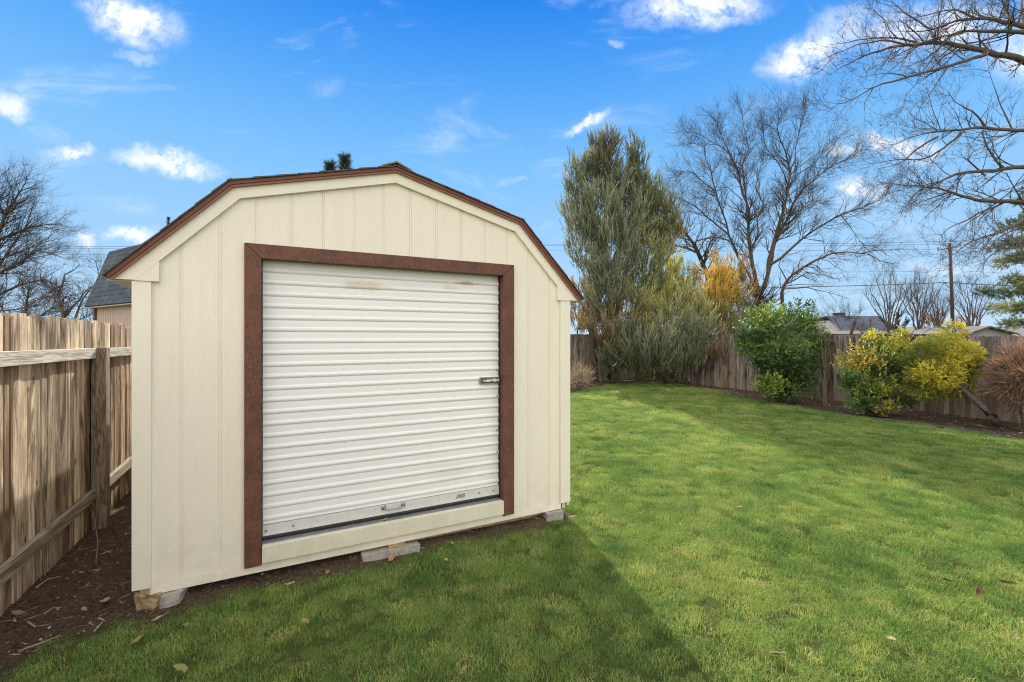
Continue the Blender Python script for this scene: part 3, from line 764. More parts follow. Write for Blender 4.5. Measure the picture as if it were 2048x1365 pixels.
# back fence: along +u, inner face to -v. local x = u
bf = fence_frame('wooden_fence', 'shaded grey board fence across the back of the yard behind the junipers', -1.5, 14.5, 1, 0)
mb = MB(); x = .02
while x < 15.45:
    w = random.uniform(.084, .094); mb.cur = (random.random() * .85, random.random(), random.random())
    picket(mb, x, x + w, -.0, 1.87 + random.uniform(-.012, .012), 0, .017, .02); x += w + random.uniform(.001, .006)
mb.build('board_panel', M['fence_r'], bf)
mb = MB()
for z0 in (.35, 1.5): mb.box(0, 15.45, .018, .056, z0, z0 + .09)
mb.build('back_rail', M['post'], bf)
for k in range(7):
    mb = MB(); mb.box(.6 + 2.4 * k, .7 + 2.4 * k, .057, .157, -.1, 1.7); mb.build('post', M['post'], bf)
# right fence: along v at u=14, inner face to -u. local x = -v direction -> use du=0,dv=-1
rf = fence_frame('wooden_fence', 'dark grey dog eared board fence along right side behind shrubs', 13.98, 14.47, 0, -1)
mb = MB(); x = .0
postx = []
while x < 13.2:
    v = 14.47 - x; w = random.uniform(.083, .094); dark = random.random()
    mb.cur = (random.random() * .9, random.random() * .9, random.random())
    zg = gz(*uw(13.98, v)[:2]); zt_ = 1.86 - .145 * min(1, max(0, (x - 2) / 7)) ; y0 = random.uniform(0, .005)
    picket(mb, x, x + w, zg - .02, zt_ + random.uniform(-.01, .01), y0, y0 + .017, .022); x += w + random.uniform(.002, .007)
mb.build('board_panel', M['fence_r'], rf)
mb = MB()
for z0 in (.3, 1.42): mb.box(0, 13.2, .023, .06, z0, z0 + .09)
mb.build('back_rail', M['post'], rf)
for k in range(6):
    mb = MB(); mb.box(.5 + 2.4 * k, .6 + 2.4 * k, .061, .161, -.2, 1.6); mb.build('post', M['post'], rf)
# gate post visible between boards near right edge
mb = MB(); mb.box(8.16, 8.25, -.10, -.003, -.25, 1.66); mb.build('post', M['post'], rf)

# ================================================================ VEGETATION
def unit(v): return v / (np.linalg.norm(v, axis=-1, keepdims=True) + 1e-9)
def frames(d, r):
    d = unit(d); a = r.normal(size=d.shape); s = unit(np.cross(d, a)); t = np.cross(d, s); return d, s, t
def plumes(pos, direc, length, colr, r, nleaf=26, spread=.30, lw=.05, lleaf=.30):
    """feathery conifer sprays: thin triangles fanned along a central stem. returns tris, cols"""
    n = len(pos); d, s, t = frames(direc, r)
    ts = np.linspace(.05, 1.0, nleaf)
    V = np.zeros((n, nleaf, 3, 3)); Cc = np.zeros((n, nleaf, 3))
    bend = r.normal(size=(n, 1)) * .12
    for k, tt in enumerate(ts):
        base = pos + d * (length * tt)[:, None] + s * (bend * length[:, None] * tt * tt)
        ang = r.random(n) * 2 * pi; side = s * np.cos(ang)[:, None] + t * np.sin(ang)[:, None]
        sp_ = spread * (1.15 - tt * .75); ld = unit(d + side * (sp_ * 2.2) + r.normal(size=(n, 3)) * .12)
        ll = (length * lleaf * (1.15 - tt * .7) * r.uniform(.7, 1.3, n))[:, None]
        wv = unit(np.cross(ld, r.normal(size=(n, 3)))) * (length * lw * r.uniform(.6, 1.2, n))[:, None]
        V[:, k, 0] = base - wv * .5; V[:, k, 1] = base + wv * .5; V[:, k, 2] = base + ld * ll
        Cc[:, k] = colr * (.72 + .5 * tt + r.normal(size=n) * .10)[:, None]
    return V.reshape(-1, 3, 3), np.clip(Cc.reshape(-1, 3), .005, 1)
def blob_points(b, n, r, shell=.45):
    """points in an ellipsoid, biased to the shell. b=(center, (rx,ry,rz))"""
    c, rad = b; q = unit(r.normal(size=(n, 3))); k = (shell + (1 - shell) * r.random(n) ** .55)[:, None]
    return np.array(c) + q * k * np.array(rad), q
def conifer(name, label, cat, base, trunk_pts, trunk_r, blobs, seed, dens=1.0, up=1.2, plen=(.26, .52), lw=.055, nleaf=22, spread=.17, group=None):
    r = np.random.default_rng(seed); root = thing(name, label, cat, base, group=group); rel = Vector(base)
    mb = MB()
    for pts, rr in zip(trunk_pts, trunk_r): mb.tube([Vector(p) - rel for p in pts], rr, 8)
    # limbs towards the blobs
    rnd = random.Random(seed)
    main = [Vector(p) for p in trunk_pts[0]]
    Vs, Cs = [], []
    for (px, py, d, rx, ry, colr, dn) in blobs:
        c = P(px, py, d); R = (rx / F * d, min(rx, ry) / F * d * 1.0, ry / F * d)
        vol = R[0] * R[2]; n = int(190 * dn * dens * vol / .5) + 20
        n = int(n * 1.65); nb = max(6, n // 9); bp_, bq = blob_points(((c.x, c.y, c.z), R), nb, r)
        bd = unit(bq * .8 + np.array([0, 0, up]) + r.normal(size=bq.shape) * .22); bi = r.integers(0, nb, n); tt = r.random(n)[:, None]
        bl_ = r.uniform(.45, .95, nb)[bi][:, None]
        pos = bp_[bi] + bd[bi] * (tt - .5) * bl_ + r.normal(size=(n, 3)) * (.13 * (1.12 - tt)); q = bd[bi]; toplit = tt
        # clumpiness
        cl = vnoise(pos[:, 0] * 1.0 + pos[:, 1] * .7 + 50, pos[:, 2] + 50, 2.6, seed); k = cl > .22; pos, q, toplit = pos[k], q[k], toplit[k]; n = len(pos)
        dirv = q * 1.5 + np.array([0, 0, .9]) + r.normal(size=(n, 3)) * .30
        L_ = r.uniform(plen[0], plen[1], n)
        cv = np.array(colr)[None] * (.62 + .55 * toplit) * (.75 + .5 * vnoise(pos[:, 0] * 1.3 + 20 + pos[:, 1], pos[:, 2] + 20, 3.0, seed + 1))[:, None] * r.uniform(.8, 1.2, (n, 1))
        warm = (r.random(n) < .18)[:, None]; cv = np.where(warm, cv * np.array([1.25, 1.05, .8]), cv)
        V, Cc = plumes(pos, dirv, L_, cv, r, nleaf, spread, lw); Vs.append(V); Cs.append(Cc)
        near_t = min(main, key=lambda p: (p - c).length + abs(p.z - (c.z - R[2] * .6)))
        for _ in range(4):
            e = c + Vector((rnd.uniform(-.7, .7) * R[0], rnd.uniform(-.7, .7) * R[1], rnd.uniform(-.6, .7) * R[2]))
            mid = near_t.lerp(e, .5) + Vector((0, 0, -.12)); mb.tube([near_t - rel, mid - rel, e - rel], [.035, .022, .008], 5)
    mb.build('trunk', M['bark'], root, smooth=True)
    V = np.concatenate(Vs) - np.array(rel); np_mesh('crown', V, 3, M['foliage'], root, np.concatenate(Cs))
    return root
GREY = (.31, .345, .26); GRN = (.225, .26, .165); BRN = (.40, .29, .18); YEL = (.64, .64, .27); GOLD = (.68, .50, .13); RUST = (.46, .30, .15); OLIVE = (.28, .27, .13)
b0 = G(1190, 765)
conifer('juniper_tree', 'tall grey green juniper with two spiky tops beside the shed roof', 'juniper', b0,
        [[b0 + Vector((0, 0, -.1)), P(1186, 700, 16.9), P(1184, 640, 16.9), P(1195, 560, 16.8), P(1212, 460, 16.8), P(1222, 380, 16.8)],
         [P(1190, 620, 16.9), P(1230, 520, 16.6), P(1262, 430, 16.6), P(1270, 360, 16.6)], [G(1215, 762), P(1232, 735, 16.6), P(1262, 690, 16.4)], [G(1335, 768), P(1316, 745, 16.2), P(1290, 700, 16.2)], [P(1262, 690, 16.4), P(1275, 600, 16.4)]],
        [[.17, .15, .13, .12, .08, .03], [.10, .09, .06, .02], [.09, .08, .06], [.07, .07, .05], [.06, .03]],
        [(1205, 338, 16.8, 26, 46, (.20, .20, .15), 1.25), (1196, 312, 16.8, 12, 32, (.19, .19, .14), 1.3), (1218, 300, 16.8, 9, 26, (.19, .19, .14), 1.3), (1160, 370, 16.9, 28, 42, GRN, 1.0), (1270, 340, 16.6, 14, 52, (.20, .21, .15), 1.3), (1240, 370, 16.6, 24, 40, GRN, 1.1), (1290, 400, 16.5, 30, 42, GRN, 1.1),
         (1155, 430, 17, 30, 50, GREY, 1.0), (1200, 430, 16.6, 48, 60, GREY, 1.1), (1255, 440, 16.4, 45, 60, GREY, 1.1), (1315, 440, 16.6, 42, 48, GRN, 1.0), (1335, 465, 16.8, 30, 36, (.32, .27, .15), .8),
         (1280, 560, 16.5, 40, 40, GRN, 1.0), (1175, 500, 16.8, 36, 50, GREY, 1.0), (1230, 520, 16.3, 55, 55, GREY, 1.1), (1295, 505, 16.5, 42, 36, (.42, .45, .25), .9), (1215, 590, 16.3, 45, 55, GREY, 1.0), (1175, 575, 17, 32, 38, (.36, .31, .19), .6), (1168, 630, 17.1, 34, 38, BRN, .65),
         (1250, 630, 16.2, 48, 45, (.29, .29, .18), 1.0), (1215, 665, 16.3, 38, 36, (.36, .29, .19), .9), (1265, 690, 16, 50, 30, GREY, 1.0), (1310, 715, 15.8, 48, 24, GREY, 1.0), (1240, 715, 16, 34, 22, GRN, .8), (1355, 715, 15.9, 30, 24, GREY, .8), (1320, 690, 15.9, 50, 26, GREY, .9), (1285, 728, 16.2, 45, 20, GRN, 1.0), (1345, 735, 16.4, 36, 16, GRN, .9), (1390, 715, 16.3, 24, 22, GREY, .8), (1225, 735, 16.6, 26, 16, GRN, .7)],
        21, 1.5)
b1 = G(1345, 762)
conifer('juniper_tree', 'pale yellow green juniper of middle height between tall and golden junipers', 'juniper', b1,
        [[b1 + Vector((0, 0, -.1)), P(1342, 690, 17), P(1335, 620, 17), P(1330, 560, 17)]], [[.11, .09, .06, .03]],
        [(1330, 560, 17, 26, 38, YEL, 1.1), (1305, 590, 16.8, 26, 36, YEL, 1.1), (1360, 575, 17, 22, 44, (.42, .44, .24), 1.1), (1384, 590, 17, 18, 44, (.52, .42, .22), 1.0), (1292, 625, 16.7, 26, 30, YEL, 1.0), (1340, 625, 16.5, 45, 40, (.50, .53, .28), 1.1), (1390, 640, 16.7, 34, 38, (.42, .45, .25), 1.1), (1340, 670, 16.2, 50, 34, GREY, 1.0), (1290, 665, 16.3, 30, 30, (.44, .44, .23), 1.0), (1395, 680, 16.1, 38, 26, GREY, .9)],
        22, 1.6, plen=(.24, .45))
b2 = uw(13.0, 15.7, .02)
conifer('juniper_tree', 'bright golden orange topped juniper behind the fence corner', 'juniper', b2,
        [[b2, P(1450, 640, 18), P(1448, 560, 18)]], [[.10, .07, .03]],
        [(1438, 545, 18, 14, 26, GOLD, 1.4), (1434, 580, 17.8, 26, 26, GOLD, 1.3), (1455, 590, 17.9, 22, 30, (.70, .55, .14), 1.2), (1480, 560, 18.3, 16, 36, RUST, 1.1), (1490, 585, 18.3, 14, 30, (.38, .22, .13), 1.0), (1430, 615, 17.6, 32, 26, (.62, .47, .14), 1.1), (1470, 620, 17.9, 34, 30, OLIVE, 1.1), (1440, 650, 17.4, 42, 26, OLIVE, 1.0), (1470, 665, 17.4, 26, 20, OLIVE, 1.0), (1415, 690, 16.6, 30, 26, (.32, .30, .19), .9), (1440, 700, 16.2, 20, 18, BRN, .5)],
        23, 2.0, plen=(.2, .4))

# broad-leaf shrubs
def leaves(pos, direc, size, colr, r, ratio=.42):
    n = len(pos); d, s, t = frames(direc, r); L_ = size[:, None]
    w = s * L_ * ratio * .5; fold = t * L_ * .08
    V = np.zeros((n, 4, 3)); V[:, 0] = pos; V[:, 1] = pos + d * L_ * .5 + w + fold; V[:, 2] = pos + d * L_; V[:, 3] = pos + d * L_ * .5 - w + fold
    return V, np.clip(colr, .004, 1)
def shrub(name, label, cat, base, blobs, seed, n_per, size, cols, stems=8, mat='leaf', outward=.8, up=.5, ratio=.42, clump=9, trunk=None):
    r = np.random.default_rng(seed); root = thing(name, label, cat, base); rel = Vector(base); rnd = random.Random(seed)
    mb = MB(); Vs, Cs = [], []
    for (px, py, d, rx, ry, cset, dn) in blobs:
        c = P(px, py, d); R = np.array((rx / F * d, min(rx, ry * 1.2) / F * d, ry / F * d))
        n = int(n_per * dn * R[0] * R[2] * 17)
        m_ = max(3, n // clump); cp, q = blob_points(((c.x, c.y, c.z), R), m_, r, .2); cp = np.array([c.x, c.y, c.z]) + (cp - np.array([c.x, c.y, c.z])) * r.uniform(.85, 1.22, (m_, 1))   # shoot tips
        tipd = unit(q * outward + np.array([0, 0, up]) + r.normal(size=q.shape) * .35)
        idx = np.repeat(np.arange(m_), clump); k = np.tile(np.arange(clump), m_) / clump
        sh = r.uniform(.14, .28, m_)[idx]
        pos = cp[idx] - tipd[idx] * (sh * (1 - k))[:, None] + r.normal(size=(len(idx), 3)) * .006
        ang = r.random(len(idx)) * 2 * pi; _, s, t = frames(tipd, r); s, t = s[idx], t[idx]
        dv = tipd[idx] * (.35 + .7 * k)[:, None] + (s * np.cos(ang)[:, None] + t * np.sin(ang)[:, None]) * (1.0 - .55 * k)[:, None]
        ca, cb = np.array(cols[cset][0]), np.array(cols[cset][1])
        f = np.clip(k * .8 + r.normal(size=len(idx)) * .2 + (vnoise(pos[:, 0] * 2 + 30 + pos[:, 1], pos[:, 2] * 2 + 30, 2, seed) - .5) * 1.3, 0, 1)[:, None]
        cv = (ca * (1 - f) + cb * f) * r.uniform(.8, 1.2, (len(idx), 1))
        V, Cc = leaves(pos, dv, r.uniform(.6, 1.3, len(idx)) * size, cv, r, ratio); Vs.append(V); Cs.append(Cc)
        for _ in range(stems):
            e = c + Vector((rnd.uniform(-.8, .8) * R[0], rnd.uniform(-.8, .8) * R[1], rnd.uniform(-.3, .8) * R[2])); s0 = (trunk[-1] if trunk else rel + Vector((rnd.uniform(-.12, .12), rnd.uniform(-.1, .1), 0)))
            mid = s0.lerp(e, .55) + Vector((rnd.uniform(-.1, .1), rnd.uniform(-.1, .1), .05)); mb.tube([s0 - rel, mid - rel, e - rel], [.02, .012, .004], 5)
    if trunk: mb.tube([p - rel for p in trunk], [.075, .065, .05, .045][:len(trunk)], 8)
    mb.build('stems', M['bark'], root); V = np.concatenate(Vs) - np.array(rel)
    np_mesh('foliage', V, 4, M[mat], root, np.concatenate(Cs)); return root
cols = {'g': ((.055, .11, .04), (.25, .38, .09)), 'gd': ((.04, .08, .03), (.11, .19, .05)), 'gl': ((.09, .17, .04), (.42, .55, .11)), 'y': ((.16, .22, .05), (.80, .72, .10)), 'yr': ((.16, .20, .05), (.80, .58, .12)), 'yg': ((.07, .14, .04), (.46, .52, .10)), 'py': ((.20, .23, .05), (.78, .70, .11)), 'pd': ((.10, .14, .05), (.44, .45, .10))}
bs = G(1560, 802)
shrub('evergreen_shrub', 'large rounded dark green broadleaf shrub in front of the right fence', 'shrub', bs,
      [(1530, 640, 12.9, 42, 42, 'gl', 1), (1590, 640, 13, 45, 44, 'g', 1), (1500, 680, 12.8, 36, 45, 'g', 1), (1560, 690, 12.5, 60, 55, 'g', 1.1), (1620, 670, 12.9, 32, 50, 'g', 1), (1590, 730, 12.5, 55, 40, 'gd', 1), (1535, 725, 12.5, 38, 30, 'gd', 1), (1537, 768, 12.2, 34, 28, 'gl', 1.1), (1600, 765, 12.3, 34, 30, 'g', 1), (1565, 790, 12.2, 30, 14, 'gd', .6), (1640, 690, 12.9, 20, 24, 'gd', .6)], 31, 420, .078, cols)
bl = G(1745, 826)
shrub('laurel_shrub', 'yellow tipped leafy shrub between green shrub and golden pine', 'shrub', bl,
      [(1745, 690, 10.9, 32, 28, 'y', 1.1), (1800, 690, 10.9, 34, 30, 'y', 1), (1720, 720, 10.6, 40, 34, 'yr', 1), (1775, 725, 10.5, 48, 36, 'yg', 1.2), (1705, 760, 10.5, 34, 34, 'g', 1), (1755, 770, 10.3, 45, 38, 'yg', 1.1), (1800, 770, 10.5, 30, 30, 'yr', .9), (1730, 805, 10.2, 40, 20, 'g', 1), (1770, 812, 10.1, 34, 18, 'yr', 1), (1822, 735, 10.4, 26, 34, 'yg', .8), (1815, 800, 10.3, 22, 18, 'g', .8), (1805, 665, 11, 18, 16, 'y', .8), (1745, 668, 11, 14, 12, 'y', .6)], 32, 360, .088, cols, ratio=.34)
def needle_bush(name, label, cat, base, blobs, seed, trunk, dens, plen, lw, nleaf, cols3, droop=0.2):
    r = np.random.default_rng(seed); root = thing(name, label, cat, base); rel = Vector(base); rnd = random.Random(seed); mb = MB(); Vs, Cs = [], []
    for (px, py, d, rx, ry, cset, dn) in blobs:
        c = P(px, py, d); R = np.array((rx / F * d, min(rx, ry) / F * d, ry / F * d)); n = int(dens * dn * R[0] * R[2] * 13) + 8
        pos, q = blob_points(((c.x, c.y, c.z), R), n, r, .35); dv = q * .9 + np.array([0, 0, droop]) + r.normal(size=q.shape) * .35
        f = np.clip(.5 + (vnoise(pos[:, 0] * 2 + 30 + pos[:, 1], pos[:, 2] * 2 + 30, 2.4, seed) - .5) * 1.7 + r.normal(size=n) * .15, 0, 1)[:, None]
        ca, cb = np.array(cols3[cset][0]), np.array(cols3[cset][1]); cv = ca * (1 - f) + cb * f
        V, Cc = plumes(pos, dv, r.uniform(plen[0], plen[1], n), cv, r, nleaf, .5, lw, .55); Vs.append(V); Cs.append(Cc)
        for _ in range(5):
            e = c + Vector((rnd.uniform(-.8, .8) * R[0], rnd.uniform(-.8, .8) * R[1], rnd.uniform(-.6, .7) * R[2])); s0 = min(trunk[1:], key=lambda p: abs(p.z - e.z)) if len(blobs) > 40 else trunk[-1]; mid = s0.lerp(e, .5) + Vector((0, 0, .06)); mb.tube([s0 - rel, mid - rel, e - rel], [.018, .011, .004], 5)
    n_ = len(trunk); mb.tube([p - rel for p in trunk], [.085 - .045 * i / (n_ - 1) for i in range(n_)], 8)
    mb.build('trunk', M['bark'], root, smooth=True); np_mesh('foliage', np.concatenate(Vs) - np.array(rel), 3, M['foliage'], root, np.concatenate(Cs)); return root
bp = G(1992, 848)
needle_bush('golden_pine', 'leaning dwarf pine with bright yellow needles and bare twisted trunk', 'pine', bp,
            [(1905, 665, 9.9, 20, 18, 'py', 1.0), (1880, 700, 9.9, 38, 28, 'pd', 1.0), (1915, 715, 9.7, 40, 32, 'py', 1.2), (1850, 715, 9.9, 32, 30, 'pd', 1), (1925, 740, 9.6, 30, 24, 'py', 1.1), (1880, 750, 9.6, 44, 26, 'py', 1.1), (1905, 775, 9.6, 34, 18, 'pd', 1.1), (1845, 745, 9.8, 26, 24, 'pd', .9), (1840, 775, 9.8, 26, 20, 'pd', .9), (1870, 785, 9.7, 24, 14, 'py', .8), (1945, 728, 9.6, 10, 14, 'py', .9), (1968, 714, 9.6, 9, 6, 'g', .7), (1938, 790, 9.4, 9, 6, 'py', .8)],
            33, [bp + Vector((.05, 0, -.05)), P(1985, 835, 8.75), P(1965, 815, 9.0), P(1945, 797, 9.2), P(1925, 778, 9.4)], 460, (.07, .12), .07, 22, cols)
# twig shrub (brown)
def twig_bush(name, label, cat, base, c, R, n, seed, colr=(.36, .235, .18), length=(.15, .35), mat='dryleaf', up=.2):
    r = np.random.default_rng(seed); root = thing(name, label, cat, base); rel = Vector(base); rnd = random.Random(seed); mb = MB()
    for _ in range(26):
        e = Vector(c) + Vector((rnd.uniform(-.75, .75) * R[0], rnd.uniform(-.75, .75) * R[1], rnd.uniform(-.5, .8) * R[2])); s0 = rel + Vector((rnd.uniform(-.1, .1), rnd.uniform(-.08, .08), -.02))
        mid = s0.lerp(e, .5) + Vector((rnd.uniform(-.06, .06), rnd.uniform(-.06, .06), .03)); mb.tube([s0 - rel, mid - rel, e - rel], [.010, .007, .003], 4)
    mb.build('stems', M['bark'], root)
    pos, q = blob_points((c, R), n, r, .15); pos = np.array(c) + (pos - np.array(c)) * (.72 + .55 * vnoise(q[:, 0] * 2 + 9, q[:, 2] * 2 + 9 + q[:, 1], 1.6, seed))[:, None]; dv = unit(q * .9 + np.array([0, 0, up]) + r.normal(size=q.shape) * .45); L_ = r.uniform(length[0], length[1], n)[:, None]
    m2 = pos + dv * L_ * .5 + r.normal(size=pos.shape) * .012; w = unit(np.cross(dv, r.normal(size=dv.shape))) * .0045
    V = np.concatenate([np.stack([pos - w, pos + w, m2 + w * .8, m2 - w * .8], 1), np.stack([m2 - w * .8, m2 + w * .8, pos + dv * L_ + w * .3, pos + dv * L_ - w * .3], 1)])
    cv = np.array(colr)[None] * r.uniform(.45, 1.5, (n, 1)); cv = np.concatenate([cv, cv * 1.15])
    np_mesh('twigs', V - np.array(rel), 4, M[mat], root, np.clip(cv, .01, 1)); return root
c_ = P(2068, 755, 8.75); twig_bush('twig_shrub', 'dense reddish brown leafless shrub at the right edge of the yard', 'shrub', G(2062, 868), (c_.x, c_.y, c_.z), (.74, .5, .64), 24000, 41, length=(.07, .26))
c_ = P(1160, 762, 14.6); twig_bush('dry_weeds', 'clump of pale dry weeds by the back fence next to the shed', 'weeds', Vector((c_.x, c_.y, gz(c_.x, c_.y))), (c_.x, c_.y, c_.z + .1), (.42, .35, .42), 500, 42, (.42, .33, .25), (.12, .3), up=.5)
# slender bare stems
def stems(base, tops, seed, label):
    root = thing('sapling', label, 'sapling', base); mb = MB(); rnd = random.Random(seed)
    for (px, py, d, r0) in tops:
        e = P(px, py, d); s0 = Vector(base) + Vector((rnd.uniform(-.1, .1), rnd.uniform(-.05, .05), -.03)); pts = [s0 + (e - s0) * t_ + Vector((rnd.uniform(-.02, .02), 0, 0)) for t_ in (0, .3, .6, 1)]
        pts = [p - Vector(base) for p in pts]; mb.tube(pts, [r0, r0 * .8, r0 * .5, r0 * .2], 5)
        for _ in range(10):
            t_ = rnd.uniform(.25, .95); p = pts[0].lerp(pts[3], t_); q = p + Vector((rnd.uniform(-.16, .16), rnd.uniform(-.1, .1), rnd.uniform(.08, .25))); mb.tube([p, q], [.004, .0015], 3)
    mb.build('stems', m_simple('tan_stem_bark', (.30, .21, .14), .8), root)
bw = G(1652, 812)
stems(bw, [(1638, 640, 12.2, .018), (1652, 690, 12.2, .015), (1660, 705, 12.2, .012), (1637, 730, 12.0, .012), (1690, 770, 12.2, .008), (1616, 740, 12.1, .008)], 5, 'thin leafless tan sapling stems standing right of the big green shrub')

# ---------------------------------------------------------------- bare trees
class Tree:
    def __init__(s, seed, rel): s.r = random.Random(seed); s.rel = Vector(rel); s.big = MB(); s.small = MB()
    def limb(s, pts, r0, r1, n=6, wob=0.0, big=True):
        pts = [Vector(p) for p in pts]
        out = [pts[0]]
        for a, b in zip(pts, pts[1:]):
            m_ = a.lerp(b, .5); L_ = (b - a).length; m_ += Vector((s.r.gauss(0, 1), s.r.gauss(0, 1), s.r.gauss(0, 1))) * L_ * wob; out += [m_, b]
        k = len(out); rr = [r0 + (r1 - r0) * (i / (k - 1)) ** .8 for i in range(k)]
        (s.big if big else s.small).tube([p - s.rel for p in out], rr, n); return out, rr
    def twig(s, p, d, L_, r0, depth, up, curl, sub, ang=.7):
        """recursive fine branching"""
        k = 4 if depth > 0 else 3; pts = [p]; dd = d.normalized(); rr = [r0]
        for i in range(k):
            dd = (dd + Vector((s.r.gauss(0, curl), s.r.gauss(0, curl), s.r.gauss(0, curl) + up * .22))).normalized(); pts.append(pts[-1] + dd * L_ / k); rr.append(r0 * (1 - .75 * (i + 1) / k))
        s.small.tube([q - s.rel for q in pts], rr, 3)
        if depth <= 0: return
        for _ in range(sub[len(sub) - depth]):
            t_ = s.r.uniform(.2, 1.0) * k; i = min(int(t_), k - 1); q = pts[i].lerp(pts[i + 1], t_ - i); td = (pts[i + 1] - pts[i]).normalized()
            a = Vector((s.r.gauss(0, 1), s.r.gauss(0, 1), s.r.gauss(0, 1))); side = (a - td * a.dot(td)).normalized()
            s.twig(q, td * cos(ang) + side * sin(ang) + Vector((0, 0, up * .3)), L_ * s.r.uniform(.35, .62), max(rr[i] * .6, .0022), depth - 1, up, curl, sub, ang)
    def along(s, pts, rr, n, L_, depth, up, curl, sub, t0=.15, ang=.8, rk=.5, rmin=.004, bias=None):
        for _ in range(n):
            t_ = (t0 + (1 - t0) * s.r.random() ** .8) * (len(pts) - 1); i = min(int(t_), len(pts) - 2); q = pts[i].lerp(pts[i + 1], t_ - i); td = (pts[i + 1] - pts[i]).normalized()
            a = Vector((s.r.gauss(0, 1), s.r.gauss(0, .8), s.r.gauss(0, 1))) + (bias or Vector((0, 0, 0))); side = (a - td * a.dot(td)).normalized()
            s.twig(q, td * cos(ang) + side * sin(ang), L_ * s.r.uniform(.5, 1.2) * (1.15 - .5 * t_ / len(pts)), max(min(rr[i] * rk, .05), rmin), depth, up, curl, sub)
    def finish(s, root, mat='bark', mat2='bark_dark'):
        s.big.build('trunk', M[mat], root, smooth=True); s.small.build('crown', M[mat2], root)

def bare_tree(name, label, cat, base, limbs, seed, **kw):
    root = thing(name, label, cat, base, group=kw.get('group')); T = Tree(seed, base)
    rs = kw.get('rs', 1.0)
    for pts, r0, r1 in limbs:
        r0 *= rs; r1 *= rs
        o, rr = T.limb(pts, r0, r1, 7, kw.get('wob', .03)); n = int(kw['n'] * sum((b - a).length for a, b in zip(o, o[1:])))
        T.along(o, rr, n, kw['L'], kw['depth'], kw['up'], kw['curl'], kw['sub'], kw.get('t0', .15), kw.get('ang', .8), kw.get('rk', .5), kw.get('rmin', .004), kw.get('bias'))
    T.finish(root); return root

# big spreading bare tree behind the right fence (crop origin 1300,190 scale .3296)
def Z5(l, d, dd=0.0, seed=0):
    n = len(l); return [P(1300 + x * .3296, 190 + y * .3296, d + dd * i / max(n - 1, 1)) for i, (x, y) in enumerate(l)]
D5 = 24.0; base5 = P(1300 + 668 * .3296, 683 + 61, D5); base5.z = 0
LM = [([base5 - P(0, 0, 0) * 0] + Z5([(668, 1230)], D5), .42, .34)]
def lm(l, r0, r1, dd): LM.append((Z5(l, D5, dd), r0, r1))
lm([(660, 1235), (640, 1130), (620, 1030), (605, 920), (597, 800), (600, 700), (560, 600), (540, 480), (500, 390), (440, 260), (385, 140)], .26, .02, -1.5)
lm([(620, 930), (655, 840), (650, 760), (690, 670), (640, 560), (670, 440), (720, 360)], .11, .02, 1.5)
lm([(600, 730), (575, 560), (560, 430), (600, 330), (570, 200), (555, 95)], .12, .015, .8)
lm([(650, 1200), (600, 1090), (535, 990), (480, 860), (430, 690), (400, 590), (370, 470), (330, 320), (230, 290)], .17, .015, 1.5)
lm([(475, 850), (380, 770), (300, 700), (240, 660), (130, 615)], .10, .02, -1.5)
lm([(400, 590), (330, 540), (260, 470), (170, 470), (95, 560)], .07, .012, -.5)
lm([(670, 1215), (715, 1090), (750, 900), (800, 740), (830, 620), (850, 480), (820, 340), (770, 200), (810, 90)], .25, .015, -2)
lm([(690, 1180), (740, 1000), (760, 890), (830, 760), (870, 660), (940, 560), (1040, 480), (1130, 420), (1230, 370), (1290, 330)], .19, .015, 1.0)
lm([(770, 880), (850, 780), (930, 680), (1000, 640), (1090, 650)], .09, .015, 2)
lm([(735, 1030), (840, 950), (930, 870), (1050, 790), (1160, 730), (1280, 690), (1400, 640), (1510, 560)], .15, .015, -2.5)
lm([(850, 480), (880, 400), (900, 250), (930, 130), (935, 60)], .09, .012, 1)
lm([(560, 640), (470, 560), (390, 590), (300, 640)], .05, .01, 1)
lm([(820, 640), (900, 480), (1000, 420), (1080, 300), (1130, 250)], .07, .01, -1.5)
lm([(550, 500), (470, 340), (300, 240), (210, 230)], .06, .01, 1.5)
lm([(840, 560), (780, 420), (700, 320), (680, 180)], .07, .01, -2)
lm([(1160, 735), (1250, 860), (1310, 940)], .05, .01, -.5)
bare_tree('bare_tree', 'large spreading leafless tree behind the fence right of the golden juniper', 'tree', base5, LM, 51, rs=.50, n=9, L=1.6, depth=2, up=.35, curl=.16, sub=(6, 6), t0=.2, rmin=.009, rk=.4, ang=.75)
# low limb tree at its right, drooping
b = uw(22, 15, 0); b = P(1567, 683 + 61, 24.5); b.z = 0
bare_tree('bare_tree', 'low arching leafless tree with drooping twigs above the big green shrub', 'tree', b,
          [([b] + Z5([(800, 1200), (830, 1130), (870, 1090), (1000, 1010), (1100, 965), (1200, 955), (1330, 970), (1480, 1030)], 24.5, -1), .16, .015), (Z5([(810, 1180), (950, 1170), (1080, 1200), (1170, 1230)], 24.5, .5), .05, .01), (Z5([(830, 1130), (780, 1040), (800, 980), (900, 960)], 24.5, 1), .05, .01), (Z5([(1200, 955), (1350, 950), (1510, 940)], 23.5, .5), .04, .01), (Z5([(830, 1150), (950, 1080), (1080, 1100), (1150, 1120)], 24.5, .5), .05, .01)], 52, rs=.7,
          n=4.0, L=1.5, depth=2, up=-.25, curl=.2, sub=(4, 5), t0=.1, rmin=.009, rk=.4)
